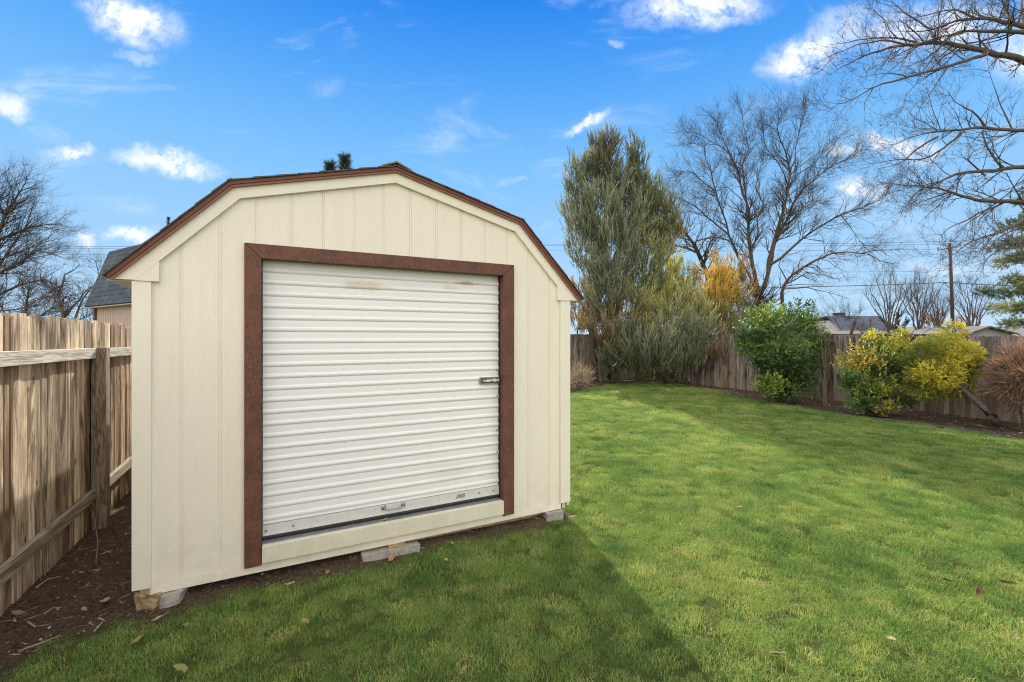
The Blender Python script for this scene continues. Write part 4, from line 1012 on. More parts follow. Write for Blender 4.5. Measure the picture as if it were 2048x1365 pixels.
# leafless tree between junipers
b = P(1425, 745, 20.5); b.z = 0
bare_tree('bare_tree', 'dark leafless tree with thick slanting limbs between the junipers', 'tree', b,
          [([b] + Z5([(350, 1100), (300, 980), (260, 900), (200, 830), (140, 760)], 20.5, -1), .20, .05), (Z5([(290, 960), (220, 930), (140, 910), (80, 880)], 20.5, 1), .09, .03), (Z5([(280, 890), (380, 865), (470, 880), (560, 930)], 20.5, 1), .05, .012), (Z5([(200, 830), (120, 620), (60, 540)], 19.5, .6), .06, .012), (Z5([(140, 910), (60, 760), (10, 620)], 21, .6), .05, .012)], 53, rs=.7,
          n=4.5, L=1.5, depth=2, up=.15, curl=.2, sub=(5, 5), rmin=.008, rk=.35)

# overhanging tree at upper right
def R1(l, d, dd): n = len(l); return [P(1640 + x * .2198, y * .2198, d + dd * i / max(n - 1, 1)) for i, (x, y) in enumerate(l)]
def R2(l, d, dd): n = len(l); return [P(1640 + x * .2345, 280 + y * .2345, d + dd * i / max(n - 1, 1)) for i, (x, y) in enumerate(l)]
DB = 12.0; baseB = P(2380, 683, DB + .5); baseB.z = gz(baseB.x, baseB.y)
trB = [baseB, P(2375, 560, DB + .5), P(2360, 420, DB + .4), P(2350, 250, DB + .3), P(2330, 60, DB + .2), P(2300, -200, DB)]
LB = []
def lb(f, l, r0, r1, d0, dd, pre=()): LB.append((list(pre) + f(l, d0, dd), r0, r1))
J = lambda i, o=(0, 0, 0): trB[i] + Vector(o)
lb(R1, [(1856, 560), (1700, 510), (1540, 480), (1400, 450), (1250, 420), (1100, 395), (950, 400), (780, 415), (620, 440), (480, 485), (340, 540), (200, 610), (90, 700)], .17, .008, 12, -1.5, [J(3)])
lb(R1, [(1530, 490), (1400, 530), (1250, 580), (1100, 625), (950, 660), (800, 705), (650, 750), (500, 795), (400, 850), (280, 920), (170, 950), (40, 1050)], .085, .006, 11.6, -1.5)
lb(R1, [(1856, 250), (1740, 215), (1600, 185), (1420, 175), (1250, 190), (1120, 240), (1010, 280), (850, 295), (680, 290)], .14, .008, 12.2, 1.2, [J(4)])
lb(R1, [(1856, 300), (1700, 290), (1480, 290), (1290, 290), (1180, 325), (1050, 350), (930, 395)], .12, .012, 11.5, -.6, [J(4, (0, 0, -.6))])
lb(R1, [(1740, 215), (1700, 130), (1660, 0), (1640, -120)], .09, .04, 12.2, .8)
lb(R1, [(1856, 250), (1830, 100), (1835, -60)], .08, .03, 12.2, .8)
lb(R1, [(1380, 160), (1250, 95), (1150, 100), (1020, 130), (900, 160), (700, 170)], .05, .006, 12.3, 1.2)
lb(R1, [(1020, 275), (900, 200), (780, 130), (700, 60), (640, 0), (600, -80)], .045, .01, 12, .8)
lb(R1, [(880, 390), (750, 360), (620, 350), (480, 355), (330, 370), (190, 400), (80, 410)], .05, .006, 11, .8)
lb(R1, [(780, 410), (650, 380), (540, 375), (400, 400), (250, 450), (170, 480), (40, 540)], .045, .006, 10.9, -1)
lb(R1, [(1300, 300), (1180, 340), (1060, 480), (1000, 570), (940, 650), (880, 760), (780, 870), (760, 980), (700, 1050)], .045, .006, 11.2, -.6)
lb(R1, [(1160, 620), (1080, 730), (1010, 840), (970, 900)], .03, .006, 11, .4)
lb(R1, [(930, 395), (820, 450), (700, 510), (650, 540), (540, 530)], .035, .006, 11.2, -.4)
lb(R1, [(480, 800), (440, 880), (400, 950), (410, 1040), (400, 1140)], .022, .004, 10.4, .2)
lb(R1, [(790, 705), (700, 680), (600, 670), (480, 690), (350, 720)], .03, .005, 10.8, .5)
lb(R1, [(700, 350), (630, 280), (590, 190), (500, 110), (420, 0)], .03, .006, 11.1, .6)
lb(R1, [(1530, 460), (1440, 350), (1500, 200), (1560, 60), (1600, -40)], .04, .01, 12, .6)
lb(R1, [(1250, 190), (1200, 60), (1190, -60)], .035, .01, 12, .4)
lb(R1, [(1040, 390), (1050, 300), (1150, 180), (1300, 60), (1400, -30)], .035, .01, 12, .4)
lb(R1, [(1856, 1190), (1700, 1185), (1500, 1165), (1350, 1175), (1200, 1190), (1080, 1200), (950, 1220), (800, 1260), (650, 1330)], .10, .008, 11.6, -1.3, [J(2)])
lb(R1, [(1500, 1165), (1440, 1070), (1320, 990), (1220, 930), (1150, 830)], .05, .006, 11.3, -.3)
lb(R1, [(1750, 1190), (1680, 1040), (1620, 900), (1570, 760), (1520, 560)], .04, .006, 11.5, .3)
lb(R1, [(1100, 1195), (1040, 1050), (1000, 900), (940, 760)], .025, .005, 11.1, .3)
lb(R1, [(1060, 1190), (960, 1120), (870, 1090), (770, 970)], .025, .005, 11.1, .3)
lb(R2, [(1200, -60), (1150, 0), (1060, 70), (950, 140), (880, 165), (720, 170), (600, 180), (440, 205), (350, 215)], .06, .005, 11.4, -.6)
lb(R2, [(1000, -20), (860, 60), (760, 140), (680, 200), (600, 230), (450, 262)], .05, .006, 11, -.8)
lb(R2, [(1740, 235), (1560, 250), (1400, 268), (1250, 280), (1160, 295), (1080, 330), (990, 380), (880, 410), (800, 470), (760, 540), (700, 600)], .12, .006, 12.2, -1.2, [J(2, (0, 0, -.5))])
lb(R2, [(1740, 545), (1600, 525), (1440, 525), (1330, 515), (1200, 480), (1100, 445), (1000, 410), (900, 405), (750, 395), (640, 380), (510, 365)], .12, .006, 11.5, -1.2, [J(2, (0, 0, -1.2))])
lb(R2, [(1080, 460), (980, 490), (870, 530), (780, 570), (680, 630)], .035, .005, 11, -.3)
lb(R2, [(1560, 540), (1450, 590), (1330, 640), (1250, 690), (1160, 725), (1080, 770), (1040, 810), (1010, 855)], .05, .006, 11.4, -.8)
lb(R2, [(1740, 680), (1640, 740), (1540, 790), (1400, 830), (1290, 870), (1200, 930), (1120, 990), (1000, 1030)], .075, .006, 11, -1, [J(1)])
lb(R2, [(1500, 800), (1440, 860), (1400, 930), (1330, 1000), (1170, 1060)], .03, .005, 10.8, -.4)
lb(R2, [(1560, 900), (1440, 1000), (1400, 1050), (1330, 1130)], .03, .005, 10.8, -.4)
lb(R2, [(1740, 750), (1650, 770), (1500, 850), (1400, 1000), (1390, 1180)], .04, .005, 10.8, -.4)
lb(R2, [(1560, 240), (1480, 150), (1420, 60), (1380, -60)], .06, .03, 12, .3)
lb(R2, [(1410, 310), (1330, 240), (1260, 170), (1300, 110), (1400, 60), (1500, 0)], .045, .008, 11.9, .5)
lb(R2, [(1440, 520), (1470, 640), (1480, 770)], .02, .004, 11.4, .2)
lb(R2, [(900, 405), (720, 320), (600, 320)], .02, .004, 10.8, .2)
LB.insert(0, (trB, .42, .14))
bare_tree('bare_tree', 'big leafless tree whose dark branches reach in from the upper right', 'tree', baseB, LB, 54, rs=.55, n=4.0, L=.95, depth=2, up=.3, curl=.15, sub=(4, 5), t0=.06, rmin=.0048, rk=.4, ang=.9, wob=.02)

# left background bare trees
b = P(-70, 744, 22); b.z = 0
def LP(l, d, dd): n = len(l); return [P(x, y, d + dd * i / max(n - 1, 1)) for i, (x, y) in enumerate(l)]
bare_tree('bare_tree', 'large leafless tree with fanned fine branches at the left edge behind fence', 'tree', b,
          [([b] + LP([(-60, 640), (-40, 560)], 22, 0), .3, .2), (LP([(-50, 580), (0, 460), (30, 400), (55, 360)], 22, -1), .12, .012), (LP([(-50, 560), (0, 480), (60, 455), (125, 450)], 22, 1), .11, .01), (LP([(-50, 600), (10, 540), (70, 500), (140, 520)], 22, -1.5), .10, .01), (LP([(-50, 610), (20, 580), (90, 560), (150, 590)], 22, 1), .08, .01), (LP([(-50, 540), (-20, 430), (0, 350)], 22, .5), .12, .01), (LP([(-40, 620), (30, 620), (90, 610)], 22, -.5), .06, .01), (LP([(-45, 600), (0, 520), (50, 500), (110, 480)], 22, -.5), .07, .01), (LP([(-45, 600), (20, 500), (70, 400)], 22, 1.5), .08, .01)], 55,
          n=6.0, L=1.7, depth=2, up=.12, curl=.11, sub=(6, 6), rmin=.008, rk=.35, ang=.5, bias=Vector((.5, 0, .1)))
b = P(132, 744, 19); b.z = 0
bare_tree('bare_tree', 'small gnarled leafless tree left of the blue roofed neighbour shed', 'tree', b,
          [([b] + LP([(130, 640), (118, 600), (105, 580), (80, 560)], 19, 0), .12, .02), (LP([(126, 625), (115, 590), (130, 550), (160, 530)], 19, 1), .06, .012), (LP([(132, 632), (160, 600), (180, 575)], 19, -.6), .06, .012), (LP([(150, 640), (165, 600), (200, 560), (190, 520)], 19, .6), .05, .01), (LP([(118, 600), (90, 595), (60, 610)], 19, .6), .04, .01)], 56,
          n=8, L=1.0, depth=2, up=.1, curl=.25, sub=(4, 4), rmin=.007, rk=.4)
b = P(40, 744, 30); b.z = 0
bare_tree('bare_tree', 'hazy brown leafless thicket tree low above the left fence', 'tree', b,
          [([b] + LP([(45, 640), (55, 600), (60, 560)], 30, 0), .12, .02), (LP([(48, 660), (100, 620), (150, 600)], 30, 0), .08, .02), (LP([(30, 660), (0, 610), (-20, 560)], 30, 0), .08, .02), (LP([(50, 660), (170, 650), (215, 630)], 30, 0), .06, .02)], 57,
          n=9, L=1.7, depth=2, up=.3, curl=.2, sub=(6, 6), rmin=.012, rk=.4)
# distant vase-shaped trees on the right
def vase(px, ytop, d, half, seed, label, n=9):
    b = P(px, 700, d); b.z = 0; rnd = random.Random(seed); L_ = [([b, P(px, 668, d)], .16, .12)]
    for i in range(n):
        t_ = (i + .5) / n * 2 - 1; tx = px + t_ * half; ty = ytop + abs(t_) ** 1.6 * (660 - ytop) * .35 + rnd.uniform(0, 12)
        L_.append((LP([(px + t_ * 2, 668), (px + t_ * half * .35, 668 - (668 - ty) * .42), (px + t_ * half * .75, 668 - (668 - ty) * .78), (tx, ty)], d, rnd.uniform(-1, 1) * 2), .07, .012))
    return bare_tree('bare_tree', label, 'tree', b, L_, seed, n=2.6, L=1.7, depth=2, up=.45, curl=.16, sub=(5, 4), t0=.15, rmin=.014, rk=.4, ang=.5, wob=.05, group='distant leafless vase shaped trees')
vase(1780, 545, 42, 62, 61, 'tall vase shaped leafless tree right behind the dark blue hip roof')
vase(1838, 548, 44, 45, 62, 'leafless tree between the hip roof house and the utility pole')
vase(1875, 590, 46, 30, 63, 'short leafless tree just left of the utility pole base')
vase(1945, 560, 44, 60, 64, 'leafless tree between the utility pole and the right edge pine')
vase(1690, 612, 48, 50, 65, 'low leafless treetop peeking over the hip roof ridge')
b = P(1725, 690, 40); b.z = 0
bare_tree('bare_bush', 'pale twiggy leafless bush in front of the dark blue roof', 'bush', b, [(LP([(1725, 680), (1722, 662)], 39, 0), .05, .04), (LP([(1722, 664), (1700, 650)], 39, 0), .03, .01), (LP([(1722, 664), (1745, 648)], 39, 0), .03, .01), (LP([(1722, 664), (1722, 645)], 39, 0), .03, .01)], 66, n=9, L=.8, depth=1, up=.5, curl=.15, sub=(5,), rmin=.012, rk=.5)

# conifer right edge
bC = P(2230, 744, 19); bC.z = 0
def pine_limb_blobs(seed):
    rnd = random.Random(seed); out = []
    rows = [((2150, 300), (2040, 400), 1.0), ((2150, 440), (1995, 455), .8), ((2140, 460), (1990, 500), 1.0), ((2120, 500), (2005, 525), 1.1), ((2150, 560), (2010, 565), 1.0), ((2140, 585), (1962, 588), 1.0), ((2130, 610), (1985, 620), 1.1), ((2140, 640), (2010, 648), 1.0), ((2160, 380), (2045, 440), .9)]
    for (x0, y0), (x1, y1), s in rows:
        n = 9
        for i in range(n):
            t_ = i / (n - 1); out.append((x0 + (x1 - x0) * t_, y0 + (y1 - y0) * t_ + rnd.uniform(-7, 7), 18.5 + rnd.uniform(-.8, .8), 15 * s * (1.1 - .5 * t_), 9 * s * (1.1 - .4 * t_), 'cd' if rnd.random() < .6 else 'cl', 1.0))
    return out
cols['cd'] = ((.06, .09, .06), (.18, .22, .09)); cols['cl'] = ((.12, .15, .07), (.42, .40, .16))
needle_bush('pine_tree', 'dark green pine reaching in at the right edge behind the fence', 'pine', bC, pine_limb_blobs(71), 71, [bC, P(2228, 650, 19), P(2225, 600, 19), P(2222, 550, 19), P(2218, 500, 19), P(2215, 450, 19), P(2208, 400, 19), P(2190, 300, 19)], 120, (.13, .25), .085, 18, cols, .25)
# spruce tips behind the shed
def spruce(px, ytop, d, seed, label, w=1.4):
    r = np.random.default_rng(seed); b = P(px, 744, d); b.z = 0; top = P(px, ytop, d).z; root = thing('spruce_tree', label, 'spruce', b); mb = MB(); mb.tube([(0, 0, 0), (0, 0, top * .6), (0, 0, top - .1)], [.18, .09, .01], 6); mb.build('trunk', M['bark'], root)
    n = 2600; h = top * (1 - r.random(n) ** 1.3 * .85); k = (top - h) / top * w * 1.6 * r.uniform(.3, 1.0, n); a = r.random(n) * 2 * pi
    pos = np.stack([np.cos(a) * k, np.sin(a) * k, h], -1) * 1.0; dv = np.stack([np.cos(a), np.sin(a), np.full(n, .9)], -1) + r.normal(size=(n, 3)) * .2
    V, Cc = plumes(pos, dv, r.uniform(.25, .5, n) * max(.35, min(1, w)), np.tile([.05, .065, .05], (n, 1)) * r.uniform(.7, 1.3, (n, 1)), r, 22, .35, .04)
    np_mesh('crown', V, 3, M['foliage'], root, Cc)
spruce(690, 318, 26, 81, 'dark spruce whose tip shows above the shed roof', 1.7)
spruce(660, 332, 27, 82, 'second dark spruce tip just left of the first above roof', 1.2)
spruce(337, 437, 30, 83, 'single thin dark spruce tip above the shed left roof slope', .12)
# small dark evergreen near far house
conifer('evergreen_bush', 'small dark evergreen bush at the right end of the hip roof', 'bush', P(1795, 690, 42), [[P(1795, 690, 42), P(1795, 660, 42)]], [[.1, .05]], [(1795, 648, 42, 14, 16, (.05, .06, .05), .25)], 84, 1.0, plen=(.4, .8))
conifer('copper_leaved_bush', 'tan bush with clinging dead leaves behind the grey low roof', 'bush', P(1868, 690, 55), [[P(1868, 690, 55), P(1868, 660, 55)]], [[.1, .05]], [(1868, 645, 55, 20, 14, (.40, .24, .13), .22), (1925, 650, 55, 20, 10, (.42, .28, .18), .2)], 85, 1.0, plen=(.5, .9))
b = P(1150, 700, 20); b.z = 0
conifer('yellow_leaved_bush', 'yellow orange leaved bush glowing over back fence left of the juniper trunk', 'bush', b, [[b, P(1155, 660, 20)]], [[.05, .03]], [(1158, 650, 20, 22, 16, (.50, .40, .09), .9), (1172, 640, 20, 14, 18, (.45, .30, .08), .8)], 86, 1.0, plen=(.2, .4))

# ================================================================ NEIGHBOUR BUILDINGS
rd = Vector((-.862, .507, 0)); pd = Vector((.507, .862, 0)); e0 = P(168, 614.5, 14.0)
ns = thing('neighbour_shed', 'pink sided outbuilding with steep blue grey shingle roof beyond the left fence', 'outbuilding', (e0.x, e0.y, 0), atan2(-rd.y, -rd.x))
# local: x along -rd (towards viewer's right), y along inward pd
LN = 7.0; ez = e0.z
kz = 4.45; kw_ = .606; rzr = 5.2; rw = 3.0
uvquad('roof', [[(0, 0, ez), (LN, 0, ez), (LN, kw_, kz), (0, kw_, kz)], [(0, kw_, kz), (LN, kw_, kz), (LN, rw, rzr), (0, rw, rzr)], [(0, rw, rzr), (LN, rw, rzr), (LN, 2 * rw - kw_, kz), (0, 2 * rw - kw_, kz)], [(0, 2 * rw - kw_, kz), (LN, 2 * rw - kw_, kz), (LN, 2 * rw, ez), (0, 2 * rw, ez)]], M['shingle_blue'], ns)
mb = MB(); mb.box(.24, LN - .2, .22, .28, 0, ez + .3); mb.box(.24, LN - .2, 2 * rw - .28, 2 * rw - .22, 0, ez + .3); mb.build('wall', M['pink'], ns)
for x0 in (.24, LN - .25):
    mb = MB()
    pts = [(.285, 0), (2 * rw - .285, 0), (2 * rw - .285, ez), (2 * rw - kw_ - .1, kz - .1), (rw, rzr - .1), (kw_ + .1, kz - .1), (.285, ez)]
    vs = [(x0, a, b_) for a, b_ in pts] + [(x0 + .05, a, b_) for a, b_ in pts]; n7 = len(pts)
    mb.add(vs, [tuple(range(n7))[::-1], tuple(range(n7, 2 * n7))] + [(i, (i + 1) % n7, (i + 1) % n7 + n7, i + n7) for i in range(n7)])
    mb.build('gable_wall', M['pink'], ns)
mb = MB(); mb.box(.19, .30, .16, .217, 0, ez - .02); mb.build('corner_trim', M['drip_dark'], ns)
mb = MB(); mb.box(1.55, 2.15, .18, .218, .9, 1.83); mb.build('window', M['dark'], ns)
mb = MB(); mb.box(0, LN, .02, .22, ez - .05, ez - .02); mb.build('soffit', M['pink'], ns)

# hip roof house right
def house_frame(label, px, d, rz_=0.0, cat='house'):
    b = P(px, 690, d); return thing('house', label, cat, (b.x, b.y, 0), rz_)
def pz(py, d): return EYE - (py - CY) / F * d
H1 = house_frame('distant low house with dark blue hip roof and white fascia', 1720, 45); ox = H1.location.x
def hx(px, d): return (px - CX) / F * d - ox
D_ = 45.0; ez1 = pz(663, D_ - 1); rz1 = pz(633, D_ + 4)
x0, x1 = hx(1678, D_ - 1), hx(1810, D_ - 1); r0, r1 = hx(1655, D_ + 4), hx(1757, D_ + 4)
uvquad('roof', [[(x0, -1, ez1), (x1, -1, ez1), (r1, 4, rz1), (r0, 4, rz1)], [(x1, -1, ez1), (x1, 9, ez1), (r1, 4, rz1)], [(x1, 9, ez1), (x0 - 3.5, 9, ez1), (r0, 4, rz1), (r1, 4, rz1)]], M['shingle_navy'], H1)
uvquad('wing_roof', [[(hx(1628, 44), -1.2, ez1), (x0, -1.2, ez1), (r0 + .6, 3.4, rz1 - .45), (hx(1648, 47), 3.4, rz1 - .6)]], M['roof_grey'], H1)
mb = MB(); mb.box(hx(1620, 44), x1 + .1, -1.3, -1.22, ez1 - .28, ez1 + .02); mb.build('fascia', M['white'], H1)
mb = MB(); mb.box(hx(1630, 44), x1 - .4, -.6, 8.5, 0, ez1 - .05); mb.build('wall', M['housewall'], H1)
mb = MB(); mb.tube([(x0, -1.05, ez1 + .03), (r0 + .2, 3.9, rz1 + .02)], .07, 6); mb.build('hip_cap', M['roof_grey'], H1)
mb = MB(); cxh = hx(1671, 50); mb.box(cxh - .42, cxh + .42, 4.2, 4.9, rz1 - .6, rz1 + .28); mb.build('chimney', M['brick'], H1)
mb = MB(); mb.box(cxh - .5, cxh + .5, 4.1, 5.0, rz1 + .281, rz1 + .37); mb.build('chimney_cap', M['roof_grey'], H1)
# low grey roofs further right
H2 = house_frame('distant long low building with pale grey roof behind the utility pole', 1930, 60); ox = H2.location.x
e2 = pz(671, 58); r2 = pz(655, 64); xa, xb = hx(1812, 58), hx(2150, 58)
uvquad('roof', [[(xa, -2, e2), (xb, -2, e2), (xb, 4, r2), (xa, 4, r2)], [(xb, 10, e2), (xa, 10, e2), (xa, 4, r2), (xb, 4, r2)]], M['roof_grey'], H2)
mb = MB(); mb.box(xa + .4, xb - .4, -1.4, 9.4, 0, e2 - .02); mb.build('wall', M['housewall'], H2)
mb = MB(); mb.box(xa, xb, -2.12, -2.02, e2 - .22, e2); mb.build('fascia', M['white'], H2)
H3 = house_frame('pale gabled outbuilding with dark rake trim behind right fence', 1965, 38); ox = H3.location.x
g0, gm, g1 = hx(1930, 38), hx(1972, 38), hx(2030, 38); ezg = pz(668, 38); pkz = pz(655, 38)
mb = MB(); mb.prism_y([(g0 + .2, 0), (g1 - .2, 0), (g1 - .2, ezg), (gm, pkz - .06), (g0 + .2, ezg)], .05, 6); mb.build('wall', M['housewall'], H3)
uvquad('roof', [[(g0, -.3, ezg - .05), (g0, 6.3, ezg - .05), (gm, 6.3, pkz + .04), (gm, -.3, pkz + .04)], [(g1, 6.3, ezg - .05), (g1, -.3, ezg - .05), (gm, -.3, pkz + .04), (gm, 6.3, pkz + .04)]], M['roof_grey'], H3)
mb = MB(); mb.tube([(g0, -.34, ezg - .08), (gm, -.34, pkz)], .09, 4); mb.tube([(gm, -.34, pkz), (g1, -.34, ezg - .08)], .06, 4); mb.build('rake_trim', M['bark_dark'], H3)
# leaning post above fence
a = P(1698, 680, 26); b = P(1709, 646, 26); pt = thing('leaning_post', 'leaning brown post sticking up behind the fence before the blue roof', 'post', (a.x, a.y, 0)); mb = MB(); lo = a + (a - b) * 1.7
mb.tube([lo - Vector((a.x, a.y, 0)), b - Vector((a.x, a.y, 0))], .085, 6, True); mb.build('shaft', M['bark_pole'], pt)
mb = MB(); bb_ = b - Vector((a.x, a.y, 0)); mb.tube([bb_, bb_ + (b - a).normalized() * .05], .10, 6, True); mb.build('cap', M['bark_dark'], pt)

# utility pole + wires
DP = 50.0; pb = P(1907, 700, DP); pole = thing('utility_pole', 'brown wooden utility pole with crossarm and wires', 'utility pole', (pb.x, pb.y, 0)); R0 = Vector((pb.x, pb.y, 0))
mb = MB(); mb.tube([Vector((0, 0, 0)), P(1903, 580, DP) - R0, P(1899, 487, DP) - R0], [.19, .165, .14], 10, True); mb.build('shaft', M['bark_pole'], pole, smooth=True)
mb = MB(); mb.tube([P(1875, 502, DP - .3) - R0, P(1921, 492, DP + .3) - R0], .07, 4, True); mb.build('crossarm', M['bark'], pole)
mb = MB(); mb.tube([P(1886, 568, DP - .2) - R0, P(1916, 564, DP + .2) - R0], .06, 4, True); mb.tube([P(1890, 568, DP - .2) - R0, P(1900, 578, DP) - R0], .03, 4); mb.build('lower_arm', M['bark'], pole)
for (x_, y_) in ((1876, 500), (1920, 490), (1901, 485)):
    mb = MB(); mb.tube([P(x_, y_, DP) - R0, P(x_, y_ - 4, DP) - R0], .07, 6, True); mb.build('insulator', M['wire'], pole)
def wire(label, pts, r, sag=.15):
    o = []
    for (a, b) in zip(pts, pts[1:]):
        a, b = P(*a), P(*b)
        for i in range(13):
            t_ = i / 12; q = a.lerp(b, t_); q.z -= sag * 4 * t_ * (1 - t_) * ((b - a).length / 40); o.append(q)
    mb = MB(); mb.tube(o, r, 4); w_ = mb.build('power_line', M['wire']); tag(w_, label, 'wire', 'overhead wires strung from the utility pole')
wire('highest thin wire ending at the very top of the utility pole', [(-300, 489, 54), (1085, 489, 52), (1901, 484, 50), (2500, 470, 48)], .020)
wire('second thin wire ending at the right tip of the crossarm', [(-300, 494, 54), (1090, 492, 52), (1920, 489, 50.3), (2500, 478, 48)], .018)
wire('third thin wire ending at the left tip of the crossarm', [(-300, 507, 54), (1085, 501, 52), (1876, 499, 49.7), (2500, 490, 47)], .018)
wire('faint thin wire crossing the pole halfway up', [(1500, 545, 52), (1903, 542, 50), (2400, 560, 46)], .014)
wire('thick lowest cable fixed to the lower arm of the pole', [(900, 585, 54), (1640, 574, 51), (1890, 566, 50), (2300, 584, 46)], .05)

# ================================================================ SMALL THINGS
# lawn edging
pts = []
for a, b in zip(edge_w[1:], edge_w[2:]):
    for i in range(6):
        t_ = i / 6; q = a.lerp(b, t_); q.z = gz(q.x, q.y) + .018 + .008 * mnoise.noise(q * 2); pts.append(q)
mb = MB(); mb.tube(pts, .018, 6, True); o = mb.build('garden_edging', M['edging'], smooth=True); tag(o, 'dark curved plastic edging between lawn and planting bed', 'edging')
# path light stake
q = G(1378, 771); st_ = thing('path_light', 'small white topped stake light at the bed edge by the junipers', 'path light', q)
mb = MB(); mb.tube([(0, 0, -.05), (0, 0, .17)], .018, 8, True); mb.build('stake', M['dark'], st_)
mb = MB(); mb.tube([(0, 0, .171), (0, 0, .22), (0, 0, .235)], [.035, .04, .02], 10, True); mb.build('lamp_head', M['white'], st_)
# planks leaning under junipers
def plank(label, a, b, w, t_, mat):
    L_ = (b - a).length; z = (b - a).normalized(); x = z.orthogonal().normalized(); y = z.cross(x); mb = MB()
    vs = []
    for e in (a, b):
        for sx, sy in ((-1, -1), (1, -1), (1, 1), (-1, 1)): vs.append(tuple(Vector(e) - a + x * sx * w / 2 + y * sy * t_ / 2))
    mb.hexa(vs); o = mb.build('plank', mat, bevel=.003); o.location = a; tag(o, label, 'plank')
plank('weathered plank leaning under the tall juniper beside its trunk', G(1208, 760) + Vector((0, -.3, .06)), P(1230, 730, 15.9), .14, .04, M['rail_low'])
plank('grey plank leaning under the right side of the junipers', G(1328, 764) + Vector((0, -.1, .06)), P(1312, 742, 16.2), .12, .04, M['rail_low'])
# leaf shapes
def leaf_thing(q, size, colr, seed, label, lift=.012, group='fallen dry leaves'):
    if colr[0] < .15: size *= .75
    r = random.Random(seed); mb = MB(); mb.cur = colr; n = 11; ring = []
    for i in range(n):
        a = 2 * pi * i / n; rr = size * (.5 if i % 2 else .38) * (1.25 if abs(cos(a)) > .8 else .85) * r.uniform(.85, 1.15); ring.append((rr * cos(a), rr * sin(a) * .8, size * .10 * abs(cos(a * 1.5 + seed)) + .004))
    vs = [(0, 0, 0)] + ring; mb.add(vs, [(0, i + 1, (i + 1) % n + 1) for i in range(n)]); mb.tube([(size * .5, 0, .006), (size * .85, size * .1, .012)], .0016, 4)
    o = mb.build('fallen_leaf', M['dryleaf']); o.location = (q.x, q.y, q.z + lift); o.rotation_euler = (r.uniform(-.35, .35), r.uniform(-.35, .35), r.random() * 6.28)
    sol = o.modifiers.new('solid', 'SOLIDIFY'); sol.thickness = .0008
    tag(o, label, 'leaf', group)
TAN = (.52, .37, .22); ORG = (.45, .22, .11); DRK = (.075, .058, .036); OLV = (.30, .27, .10); PNK = (.50, .33, .27)
LV = [(583, 1178, .055, TAN, 'tan leaf on the grass just below the left brown door trim', .03), (316, 1243, .06, TAN, 'tan leaf on soil in front of the broken concrete lump', .012), (275, 1294, .065, OLV, 'olive leaf in the grass near the bottom left corner', .03),
      (135, 1163, .035, ORG, 'small orange brown leaf on the dark soil beside left fence', .012), (167, 1224, .045, TAN, 'small curled tan leaf on soil midway to the shed corner', .012), (211, 1208, .085, PNK, 'largest pinkish curled leaf on the soil strip', .015), (165, 1150, .035, TAN, 'tiny tan leaf farther up the soil strip by the fence', .012), (36, 1232, .06, (.28, .22, .16), 'brown leaf at the foot of the left fence boards', .012),
      (372, 1262, .05, OLV, 'yellowish leaf half sunk in grass below the shed left corner', .028), (362, 1352, .07, OLV, 'pale olive leaf at the bottom edge left of centre', .03), (612, 1254, .05, OLV, 'faint yellow green leaf in grass below the roll up door', .028), (783, 1121, .075, (.42, .26, .20), 'reddish leaf beside the middle concrete paver', .015), (905, 1093, .045, TAN, 'round tan leaf on the soil edge right of the paver', .02), (893, 1129, .045, TAN, 'upright tan leaf in the grass below the shed front', .028), (656, 1152, .05, ORG, 'brown leaf on the soil edge under the door step', .02),
      (1507, 946, .11, DRK, 'dark brown leaf farthest out in the middle of lawn', .035), (1541, 979, .08, DRK, 'dark leaf a little nearer than the mid lawn leaf', .03), (1596, 912, .09, (.12, .13, .05), 'dark pointed leaf upright in sunlit lawn', .035), (1914, 1140, .08, DRK, 'dark leaf in the right lawn, upper left of a cluster', .03), (1896, 1172, .09, DRK, 'dark leaf in the right lawn, lower left of cluster', .03), (1960, 1196, .09, (.10, .065, .04), 'reddish dark leaf in the right lawn, lowest of cluster', .03), (2012, 1176, .08, DRK, 'dark leaf in the right lawn, rightmost of the cluster', .03),
      (1782, 1292, .07, (.35, .32, .16), 'pale leaf in the grass near the bottom right', .03), (1556, 1322, .075, (.17, .18, .09), 'grey green leaf near the bottom edge right of centre', .03), (1478, 1022, .05, TAN, 'small tan leaf in the sunlit middle lawn', .03)]
for i, (px, py, s, cc, lab, lf_) in enumerate(LV): leaf_thing(G(px, py), s, cc, i + 3, lab, lf_)
q = SO + Matrix.Rotation(TH, 3, 'Z') @ Vector((1.47, .02, .248 + bb(1.47))); leaf_thing(q, .035, (.55, .48, .03), 77, 'tiny bright yellow leaf on the grey door threshold under the handle', .003)
# twigs on soil
def ground_twig(label, pl, r0):
    pts = [G(*p) for p in pl]; pts = [p + Vector((0, 0, .012 + (.01 if i % 2 else 0))) for i, p in enumerate(pts)]; mb = MB(); b = pts[0]; mb.tube([p - b for p in pts], [r0 * (1 - .5 * i / len(pts)) for i in range(len(pts))], 5, True)
    o = mb.build('twig', m_simple('pale_dead_twig', (.42, .33, .23), .8)); o.location = b; tag(o, label, 'twig', 'dead twigs on the soil strip')
ground_twig('long pale twig lying at the lower edge of the soil near the grass', [(37, 1308), (60, 1303), (90, 1288), (120, 1280)], .004)
ground_twig('pale twig against the foot of the left fence', [(72, 1180), (95, 1166), (121, 1157)], .004)
ground_twig('short pale stick below the small tan leaf pointing right', [(188, 1268), (205, 1253)], .004)
ground_twig('short thick stick near the lower left of the soil', [(56, 1249), (70, 1262)], .006)
ground_twig('pale stick near shed corner left of the wooden block', [(198, 1241), (209, 1250)], .005)
ground_twig('thin twig crossing the middle of the soil strip', [(88, 1233), (105, 1224), (123, 1220)], .003)
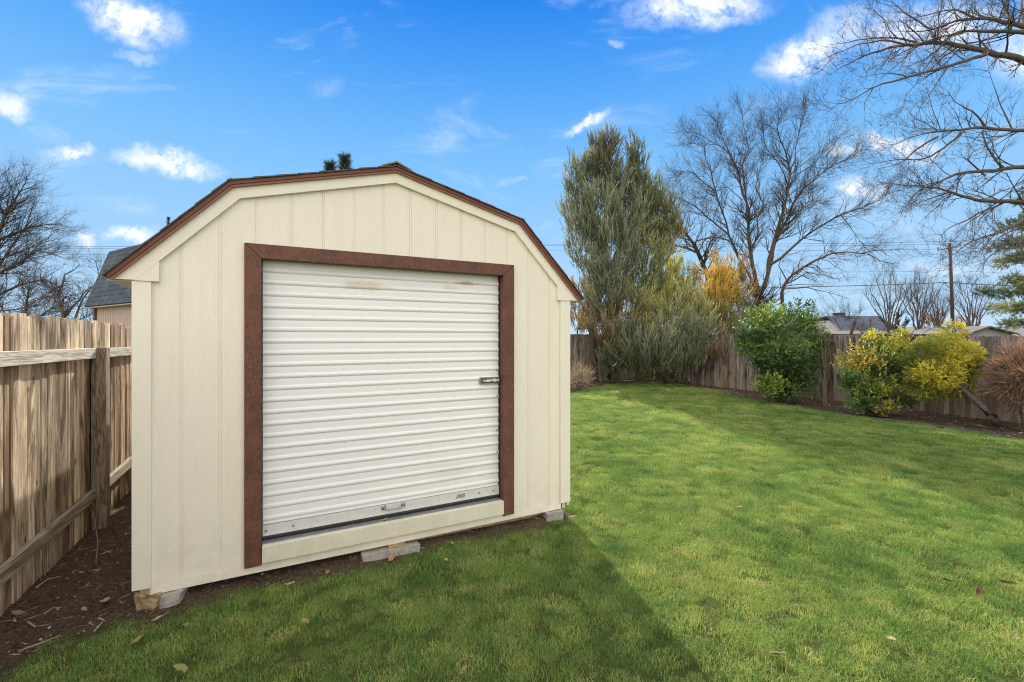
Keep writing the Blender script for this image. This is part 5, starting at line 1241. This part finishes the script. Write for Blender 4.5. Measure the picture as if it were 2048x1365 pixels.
mb = MB(); a = G(192, 1126); pts = [a, a + Vector((-.03, .05, .12)), a + Vector((-.10, .10, .28)), a + Vector((-.16, .12, .38))]
mb.tube([p - a for p in pts], [.004, .003, .002, .001], 5); o = mb.build('twig', m_simple('dry_red_stalk', (.36, .22, .18), .8)); o.location = a; tag(o, 'thin dry stalk rising from the soil in front of fence post', 'twig')
# mulch / leaf litter: stuff
r = np.random.default_rng(99)
def litter(name, poly, n, smin, smax, colr, label, seed, lift=.006, ratio=.3, keep=None):
    r = np.random.default_rng(seed); P_ = np.array(poly); lo = P_.min(0); hi = P_.max(0); x = r.uniform(lo[0], hi[0], n); y = r.uniform(lo[1], hi[1], n)
    k = sdf(poly, x, y) < .02
    if keep is not None: k &= keep(x, y)
    x, y = x[k], y[k]; n = len(x); z = ground_z(x, y) + (vnoise(x, y, 9, 5) - .5) * .03 + (vnoise(x, y, 3, 6) - .5) * .03 + lift
    dv = np.stack([r.normal(size=n), r.normal(size=n), r.normal(size=n) * .18], -1); ca = np.array(colr)[r.integers(0, len(colr), n)] * r.uniform(.6, 1.3, (n, 1))
    V, Cc = leaves(np.stack([x, y, z], -1), dv, r.uniform(smin, smax, n), ca, r, ratio); V[:, :, 2] = np.maximum(V[:, :, 2], (z - .004)[:, None])
    o = np_mesh(name, V, 4, M['dryleaf'], None, Cc); tag(o, label, 'litter', kind='stuff')
vis = lambda x, y: (y > 1.2) & (np.abs(x) < y * 1.3)
litter('leaf_litter', bed_poly, 26000, .03, .09, [(.34, .27, .20), (.20, .14, .09), (.50, .44, .36), (.10, .07, .045), (.13, .15, .06), (.07, .10, .05)], 'dry leaf litter covering the planting bed along back and right fences', 5, keep=vis)
litter('wood_debris', soil_poly, 34000, .014, .11, [(.34, .25, .16), (.50, .42, .33), (.14, .09, .055), (.09, .055, .035)], 'small chips, straws and crumbs scattered over dark soil around shed', 6, ratio=.085, keep=lambda x, y: vis(x, y) & ((CT * x + ST * y < -.82) | (-ST * x + CT * y < 3.5)))
litter('soil_crumbs', soil_poly, 60000, .007, .022, [(.14, .095, .065), (.07, .045, .03), (.20, .15, .11), (.42, .35, .28)], 'dark crumbly soil clods beside shed', 8, .006, .8, keep=lambda x, y: vis(x, y) & ((CT * x + ST * y < -.82) | (-ST * x + CT * y < 3.5)))
